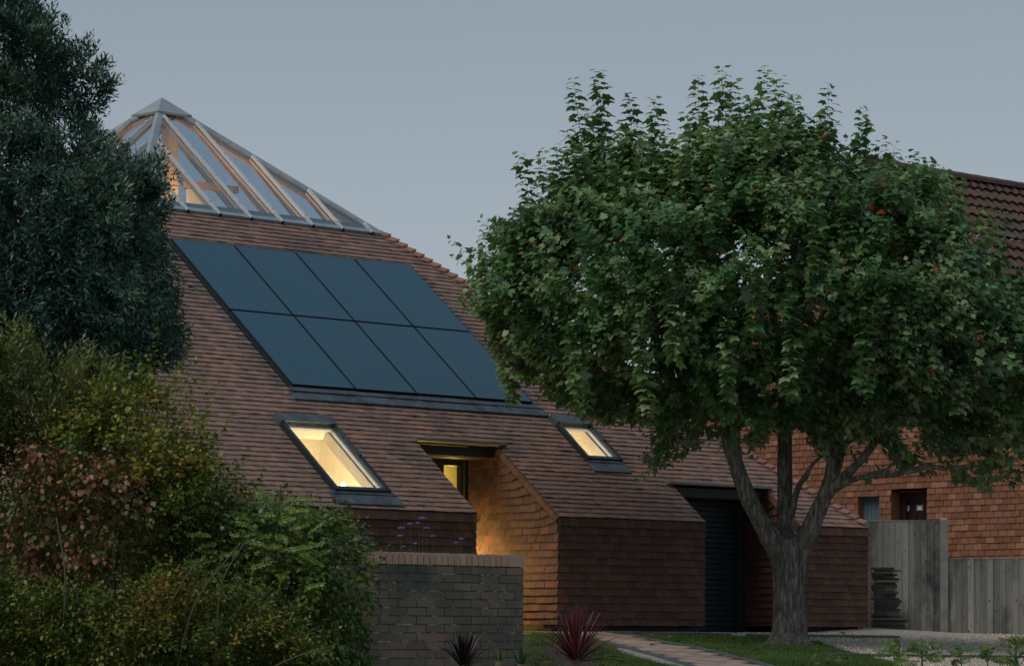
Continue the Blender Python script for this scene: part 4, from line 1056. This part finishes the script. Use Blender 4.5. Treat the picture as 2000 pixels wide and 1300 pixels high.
shrub('hawthorn_shrub', 'yellow-green hawthorn shrub with tall loose sprays against the tiled roof', [(130, 860), (215, 760), (270, 745), (325, 775), (372, 810), (380, 870), (420, 900), (440, 950), (400, 1000), (300, 1010), (160, 980)], 27.2, 700, .6, .5, .050, T_OVAL, M['yellowgreen'], 30, (.2, .45), up=.7, seed=4, width=1.25, rbase=.6,
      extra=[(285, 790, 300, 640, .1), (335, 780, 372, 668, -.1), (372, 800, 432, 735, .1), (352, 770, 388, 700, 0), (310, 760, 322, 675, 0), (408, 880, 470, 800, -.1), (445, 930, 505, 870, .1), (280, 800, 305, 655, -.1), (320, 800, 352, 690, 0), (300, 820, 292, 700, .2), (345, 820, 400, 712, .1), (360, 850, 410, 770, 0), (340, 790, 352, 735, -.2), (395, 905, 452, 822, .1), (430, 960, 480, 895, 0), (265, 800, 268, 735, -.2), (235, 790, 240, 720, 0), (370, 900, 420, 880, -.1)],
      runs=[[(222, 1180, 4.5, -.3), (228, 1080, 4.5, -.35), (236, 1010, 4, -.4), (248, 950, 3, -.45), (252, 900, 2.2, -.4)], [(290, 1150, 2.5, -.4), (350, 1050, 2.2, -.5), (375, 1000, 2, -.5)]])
shrub('red_leaved_shrub', 'shrub with large reddish-brown autumn leaves in the middle of the hedge', [(30, 930), (90, 880), (180, 880), (250, 910), (300, 960), (290, 1060), (230, 1120), (160, 1160), (80, 1120), (30, 1040)], 26.6, 520, .35, .4, .054, T_OVAL, M['redleaf'], 16, (.25, .5), up=.2, out=.4, droop=1.0, spread=.6, seed=6, width=1.3, rbase=.55,
      extra=[(325, 940, 330, 860, 0), (220, 930, 210, 860, 0)])
# pinnate-leaved sapling: fronds of paired leaflets
def fronds(name, label, d, spec, leaf, mt, cat='sapling', stemr=3.0, stems=None, par=None):
    p0 = P3(spec[0][0], 1320, d); th = thing(name, (float(p0[0]), float(p0[1]), G(p0[0], p0[1])), label, cat)
    Ps, Ds, Ns, Sz = [], [], [], []; mb = MB()
    for (u, v, du, dv, dd) in spec:
        a = P3(u, v, d + dd); b = P3(u + du, v + dv, d + dd + rng.uniform(-.15, .05)); n = max(5, int(np.linalg.norm(b - a) / (leaf * .36)))
        ax = (b - a) / np.linalg.norm(b - a); sd_ = np.cross(ax, UP + FWD * -.8); sd_ /= np.linalg.norm(sd_); nn = np.cross(sd_, ax); nn = nn if nn[2] > 0 else -nn
        pts = []
        for i in range(n + 1):
            f = i / n; p = a + (b - a) * f - UP * .10 * f * f * np.linalg.norm(b - a); pts.append(p)
            if i < 1: continue
            for s_ in (-1, 1):
                Ps.append(p); Ds.append(sd_ * s_ * .9 + ax * .5 - UP * .15 + rng.normal(0, .1, 3)); Ns.append(nn + rng.normal(0, .2, 3)); Sz.append(leaf * (1 - .5 * abs(f - .45)) * rng.uniform(.85, 1.1))
        Ps.append(pts[-1]); Ds.append(ax); Ns.append(nn); Sz.append(leaf * .8)
        mb.tube(pts, .0022, 3, cap=False)
    for st in (stems or []):
        pp, ra = limb(st, d); mb.tube(pp, ra, 6)
    leaves_mesh('foliage', np.array(Ps), np.array(Ds), np.array(Ns), Sz, T_OVAL, mt, th, np.clip(rng.normal(.55, .25, len(Ps)), 0, 1), .75)
    mb.build('stem', M['gstem'], th)
    return th
sp_ = []
for u0, v0, n_, H_ in ((548, 955, 26, 150), (500, 1000, 22, 160), (420, 1030, 20, 170), (600, 1020, 16, 120), (460, 1120, 16, 120)):
    for i in range(n_):
        f = i / n_; an = rng.uniform(-.6, .6) + (1 if i % 2 else -1) * .9
        sp_.append((u0 + rng.uniform(-34, 34) * (.3 + f), v0 + 15 + f * H_, math.sin(an) * rng.uniform(34, 60), -math.cos(an) * 30 * (1 - f) + rng.uniform(-14, 22) * (.3 + f), rng.uniform(-.35, .25)))
fronds('pinnate_sapling', 'bright green sapling with fern-like paired leaflets right of the red-leaved shrub', 26.9, sp_, .048, M['pinnate'], stems=[[(530, 1260, 3.5, 0), (535, 1150, 3.2, 0), (540, 1040, 3, -.05), (548, 950, 2, -.05)], [(470, 1260, 3, 0), (480, 1100, 2.5, 0), (500, 985, 1.6, 0)], [(400, 1250, 3, 0), (410, 1140, 2.5, -.1), (420, 1025, 1.5, -.1)]])
shrub('ivy_bush', 'large rounded green ivy bush covering the left end of the brick wall', [(400, 1010), (470, 965), (560, 970), (620, 1000), (660, 1030), (700, 1065), (720, 1090), (722, 1150), (708, 1340), (330, 1340), (340, 1180), (370, 1080)], 27.4, 2100, .75, .6, .050, T_MAPLE, M['ivy'], 24, (.15, .35), up=.1, out=.8, droop=.7, clump=.65, seed=8, rbase=.5, width=.8,
      extra=[(600, 1020, 585, 975, 0), (640, 1030, 690, 1005, -.2), (700, 1080, 735, 1100, -.3), (712, 1160, 730, 1215, -.4), (700, 1110, 745, 1160, -.35), (560, 985, 625, 952, 0), (640, 970, 690, 985, -.1), (690, 985, 680, 1050, 0), (705, 1250, 725, 1290, -.3), (560, 1000, 566, 945, 0), (480, 960, 474, 905, 0)])
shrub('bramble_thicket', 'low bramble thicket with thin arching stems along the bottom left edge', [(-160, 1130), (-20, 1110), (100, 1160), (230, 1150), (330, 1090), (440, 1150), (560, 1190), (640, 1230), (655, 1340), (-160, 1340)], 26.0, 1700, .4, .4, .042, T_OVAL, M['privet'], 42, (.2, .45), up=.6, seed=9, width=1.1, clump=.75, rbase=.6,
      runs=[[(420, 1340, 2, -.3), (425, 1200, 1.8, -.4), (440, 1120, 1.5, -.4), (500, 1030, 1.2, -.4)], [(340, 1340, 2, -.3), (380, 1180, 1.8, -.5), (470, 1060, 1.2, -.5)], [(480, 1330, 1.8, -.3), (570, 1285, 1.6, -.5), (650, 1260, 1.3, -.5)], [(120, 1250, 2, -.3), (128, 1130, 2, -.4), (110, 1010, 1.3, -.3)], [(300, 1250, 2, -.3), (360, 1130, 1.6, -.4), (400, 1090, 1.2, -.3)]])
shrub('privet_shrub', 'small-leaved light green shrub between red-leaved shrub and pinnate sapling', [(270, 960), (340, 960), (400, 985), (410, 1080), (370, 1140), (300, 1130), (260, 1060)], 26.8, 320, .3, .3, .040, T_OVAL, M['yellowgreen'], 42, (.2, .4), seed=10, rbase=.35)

# ------------------------------------------------------------------ plants by the path
def spiky(name, label, base, n, Ln, wid, mt, spread=1.1, cat='plant', group=None, erect=.0):
    b = np.array(base); th = thing(name, tuple(map(float, b)), label, cat, group)
    mb = MB()
    for i in range(n):
        az = rng.uniform(0, 2 * PI); el = math.radians(90 - abs(rng.normal(0, 38)) * spread); el = max(el, math.radians(8)); l = Ln * rng.uniform(.7, 1.1); w = wid * rng.uniform(.7, 1.1)
        d = np.array([math.cos(az) * math.cos(el), math.sin(az) * math.cos(el), math.sin(el)]); sd_ = np.cross(d, UP); sd_ /= (np.linalg.norm(sd_) + 1e-6)
        up_ = np.cross(sd_, d); r = rng.random(); prev = None
        for k in range(6):
            f = k / 5; c = b + UP * .05 + d * l * f - UP * .10 * l * f * f * f * (1 if el > 1 else 2.0); ww = w * (.55 + 1.2 * f) * (1 - f ** 2.2) * .5 + .0006
            cur = (c - sd_ * ww, c + up_ * -ww * .4, c + sd_ * ww)
            if prev is not None:
                mb.face([prev[0], prev[1], cur[1], cur[0]], r); mb.face([prev[1], prev[2], cur[2], cur[1]], r)
            prev = cur
    mb.build('leaf_rosette', mt, th)
    s = MB(); s.tube([b - UP * .05, b + UP * .10], [.05, .035], 8); s.build('stem', M['stem'], th)
    return th
def gpoint(u, v, d): p = P3(u, v, d); return p
spiky('red_cordyline', 'spiky red-purple cordyline at the edge of the path right of brick wall', P3(1126, 1302, 31.0), 210, .60, .019, M['cord_red'], 1.2)
spiky('dark_cordyline', 'spiky near-black cordyline in front of the brick wall', P3(905, 1318, 28.6), 75, .40, .020, M['cord_dark'], .85)
spiky('agapanthus_clump', 'green strap-leaved clump at the right foot of the brick wall', P3(1018, 1318, 29.0), 12, .24, .03, M['strap'], .7, group=None)
spiky('small_strap_plant', 'small strap-leaved plant with yellowing tip just right of dark cordyline', P3(975, 1312, 29.1), 9, .18, .022, M['strap'], .8)
# verbena behind the wall
def verbena(tips, label, base_u, d=31.0):
    b = P3(base_u, 1240, d); b[2] = G(b[0], b[1])
    th = thing('verbena', tuple(map(float, b)), label, 'flower', 'purple verbena stems behind the brick wall')
    mb = MB(); fl = MB()
    for (u, v, r) in tips:
        t = P3(u, v, d); m_ = P3((u + base_u) / 2 + 2, (v + 1240) / 2, d); mb.tube(spline([b, m_, t], 4), list(np.linspace(.004, .002, 9)), 4)
        for _ in range(26):
            a = rng.uniform(0, 6.28); rr = r * d / F_PX * math.sqrt(rng.random()); c = t + np.array([math.cos(a) * rr, math.sin(a) * rr, .35 * (r * d / F_PX) * (1 - (rr / (r * d / F_PX)) ** 2)])
            s_ = .006; fl.hexa([tuple(c + np.array(q) * s_) for q in ((-1, -1, -.6), (1, -1, -.6), (1, 1, -.6), (-1, 1, -.6), (-.6, -.6, .8), (.6, -.6, .8), (.6, .6, .8), (-.6, .6, .8))], rng.random())
    mb.build('stem', M['gstem'], th); fl.build('flower_head', M['petal'], th)
verbena([(825, 1012, 8), (817, 1021, 4), (833, 1031, 5)], 'tallest purple verbena with three flower heads at the centre of the group', 823)
verbena([(801, 1023, 5)], 'single verbena stem just left of the tallest one', 803)
verbena([(784, 1031, 7), (782, 1046, 5)], 'leftmost purple verbena, two heads one above the other', 781)
verbena([(789, 1067, 4)], 'short verbena stem with its head close above the coping, at the left', 788)
verbena([(811, 1061, 3.5)], 'short verbena stem directly left of the tallest one', 810)
verbena([(846, 1047, 5)], 'verbena stem just right of the tallest one', 842)
verbena([(900, 1052, 5), (892, 1059, 3)], 'rightmost verbena, standing alone above the coping', 894)
verbena([(845, 1083, 4)], 'lowest verbena head peeping just over the coping', 844)
shrub('dried_fern', 'dry brown feathery plant between brick wall and red cordyline', [(1040, 1245), (1080, 1225), (1095, 1260), (1085, 1310), (1040, 1310)], 30.9, 70, .15, .2, .03, T_LANCE, M['dry'], 40, (.1, .22), seed=12, stemr=.002, cat='plant')
shrub('lavender_clump', 'low grey-green and dark flowered clump between red cordyline and path', [(1150, 1290), (1180, 1262), (1215, 1272), (1240, 1300), (1230, 1330), (1150, 1330)], 31.6, 70, .2, .2, .03, T_LANCE, M['olive'], 45, (.08, .18), seed=13, stemr=.0015, cat='plant')
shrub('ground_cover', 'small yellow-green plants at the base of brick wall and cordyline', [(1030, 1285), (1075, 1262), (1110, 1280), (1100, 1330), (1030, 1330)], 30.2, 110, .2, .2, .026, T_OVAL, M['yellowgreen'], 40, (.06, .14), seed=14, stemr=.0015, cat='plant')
# saplings bottom right
def sapling(label, spec, stems, d=30.0):
    return fronds('leafy_sapling', label, d, spec, .06, M['ivy'], stems=stems)
def fan(u, v, n, r, w=(-1, 1)):
    out = []
    for i in range(n):
        an = rng.uniform(-1.2, 1.2); out.append((u + rng.uniform(-5, 5), v + rng.uniform(-4, 14), math.sin(an) * r * rng.uniform(.9, 1.5), -math.cos(an) * r * .45, rng.uniform(-.1, .1)))
    return out
sapling('leafy sapling tallest of the left pair at the bottom right', fan(1755, 1262, 7, 34) + fan(1740, 1290, 4, 40), [[(1758, 1330, 2, 0), (1757, 1290, 1.8, 0), (1755, 1250, 1.2, 0)]])
sapling('pale leafy sapling standing second from left at the bottom right', fan(1800, 1258, 6, 26) + fan(1805, 1285, 5, 34), [[(1802, 1330, 2, 0), (1801, 1285, 1.8, 0), (1800, 1245, 1.2, 0)]])
sapling('small leafy sapling in the middle of the bottom right row', fan(1876, 1270, 5, 22) + fan(1870, 1292, 4, 26), [[(1878, 1330, 1.6, 0), (1877, 1262, 1, 0)]])
sapling('leafy sapling second from the right edge at the bottom', fan(1928, 1278, 7, 28), [[(1930, 1330, 1.8, 0), (1928, 1268, 1, 0)]])
sapling('leafy sapling cut by the right edge of the picture', fan(1980, 1258, 8, 34) + fan(1990, 1288, 8, 36), [[(1985, 1330, 2.4, 0), (1984, 1240, 1.4, 0)]])

# ------------------------------------------------------------------ lawn grass, pebbles, fallen leaves
lawn = [gp(1235, 1240.5), gp(1330, 1241), gp(1480, 1244.5), gp(1600, 1254), gp(1650, 1272), gp(1765, 1299), gp(1800, 1320), gp(1600, 1325), gp(1475, 1291), gp(1405, 1273), gp(1352, 1262), gp(1280, 1249)]
lawn2 = [gp(1110, 1248), gp(1180, 1258), gp(1212, 1276), gp(1262, 1291), gp(1330, 1306), gp(1340, 1320), gp(1180, 1320), gp(1140, 1270)]
lawn3 = [gp(1038, 1238.5), gp(1110, 1240), gp(1110, 1248), gp(1060, 1262), gp(1038, 1262)]
tx, ty = float(mp_[0]), float(mp_[1])
sheet('bare_soil', [(tx + .62 * (1 + .22 * math.sin(3 * a) + .12 * math.sin(7 * a + 1)) * math.cos(a), ty + .62 * (1 + .22 * math.sin(3 * a) + .12 * math.sin(7 * a + 1)) * math.sin(a)) for a in np.linspace(0, 2 * PI, 40)[:-1]], .005, M['soil'])
def grass(name, poly, n, h):
    q = pts_in(poly, n); rr2 = np.hypot(q[:, 0] - tx, q[:, 1] - ty); q = q[rng.random(len(q)) < np.clip((rr2 - .30) / .55, .06, 1)]; n = len(q); P_ = np.array([(x, y, G(x, y)) for x, y in q])
    leaves_mesh(name, P_, UP[None] + rng.normal(0, .35, P_.shape), rng.normal(0, 1, P_.shape), h * rng.uniform(.5, 1.3, n), T_BLADE, M['grassm'], None, np.clip(clumprnd(P_, .9, .6) + rng.normal(0, .2, n), 0, 1), .14)['kind'] = 'stuff'
grass('lawn_grass', lawn, 26000, .050); grass('lawn_grass', lawn2, 11000, .055); grass('lawn_grass', lawn3, 4000, .05)
pbm = MB(); gp2 = [(28.5, 30.45), gp(1330, 1239.5), gp(1480, 1242), gp(1600, 1251), gp(1655, 1270), gp(1765, 1297), gp(1900, 1325), gp(2080, 1325), gp(2060, 1238), (38.6, 30.6), (38.2, 30.55)]
for x, y in pts_in(gp2, 9000):
    s_ = rng.uniform(.006, .014); z = G(x, y) + .006; a = rng.uniform(0, 6.28); ca, sa = math.cos(a) * s_, math.sin(a) * s_
    pbm.hexa([(x - ca, y - sa, z), (x + sa, y - ca, z), (x + ca, y + sa, z), (x - sa, y + ca, z)] + [(x + .6 * p, y + .6 * q, z + s_ * .9) for p, q in ((-ca, -sa), (sa, -ca), (ca, sa), (-sa, ca))], rng.random())
o = pbm.build('loose_pebbles', M['pebble']); o['kind'] = 'stuff'
# gravel bank heaped against the house corner
bm = bmesh.new(); rows = []
for j in range(9):
    row = []
    for i in range(17):
        x = 36.8 + i * .2; y = 30.62 - j * .22 + .15; h = .075 * max(0, 1 - j / 7.5) * math.sin(PI * min(1, max(0, i / 16))) + .004 + .008 * n3((x, y, 0), 5)
        row.append(bm.verts.new((x, y, G(x, y) + h)))
    rows.append(row)
for j in range(8):
    for i in range(16): bm.faces.new((rows[j + 1][i], rows[j + 1][i + 1], rows[j][i + 1], rows[j][i]))
me = bpy.data.meshes.new('gravel_bank'); bm.to_mesh(me); bm.free(); tag(link('gravel_bank', me, M['gravel']), kind='structure')
fl_ = []
allp = [gp(u, v) for u, v in ((1310, 1246), (1255, 1244), (1450, 1262), (1618, 1285), (1240, 1242), (1500, 1280), (1700, 1262), (1200, 1240), (1350, 1255), (1580, 1262), (1420, 1285), (1275, 1262), (1650, 1240), (1390, 1248))]
allp += [tuple(q) for q in pts_in(lawn, 40)] + [tuple(q) for q in pts_in(path_poly, 14)] + [tuple(q) for q in pts_in(lawn2, 12)]
Pf = np.array([(x, y, G(x, y) + .035) for x, y in allp])
leaves_mesh('fallen_leaves', Pf, rng.normal(0, 1, Pf.shape) * [1, 1, .15], np.tile(UP, (len(Pf), 1)) + rng.normal(0, .3, Pf.shape), rng.uniform(.04, .09, len(Pf)), T_MAPLE, M['dry'], None, rng.random(len(Pf)))['kind'] = 'stuff'
print('objects', len(bpy.data.objects), 'polys', sum(len(m.polygons) for m in bpy.data.meshes))
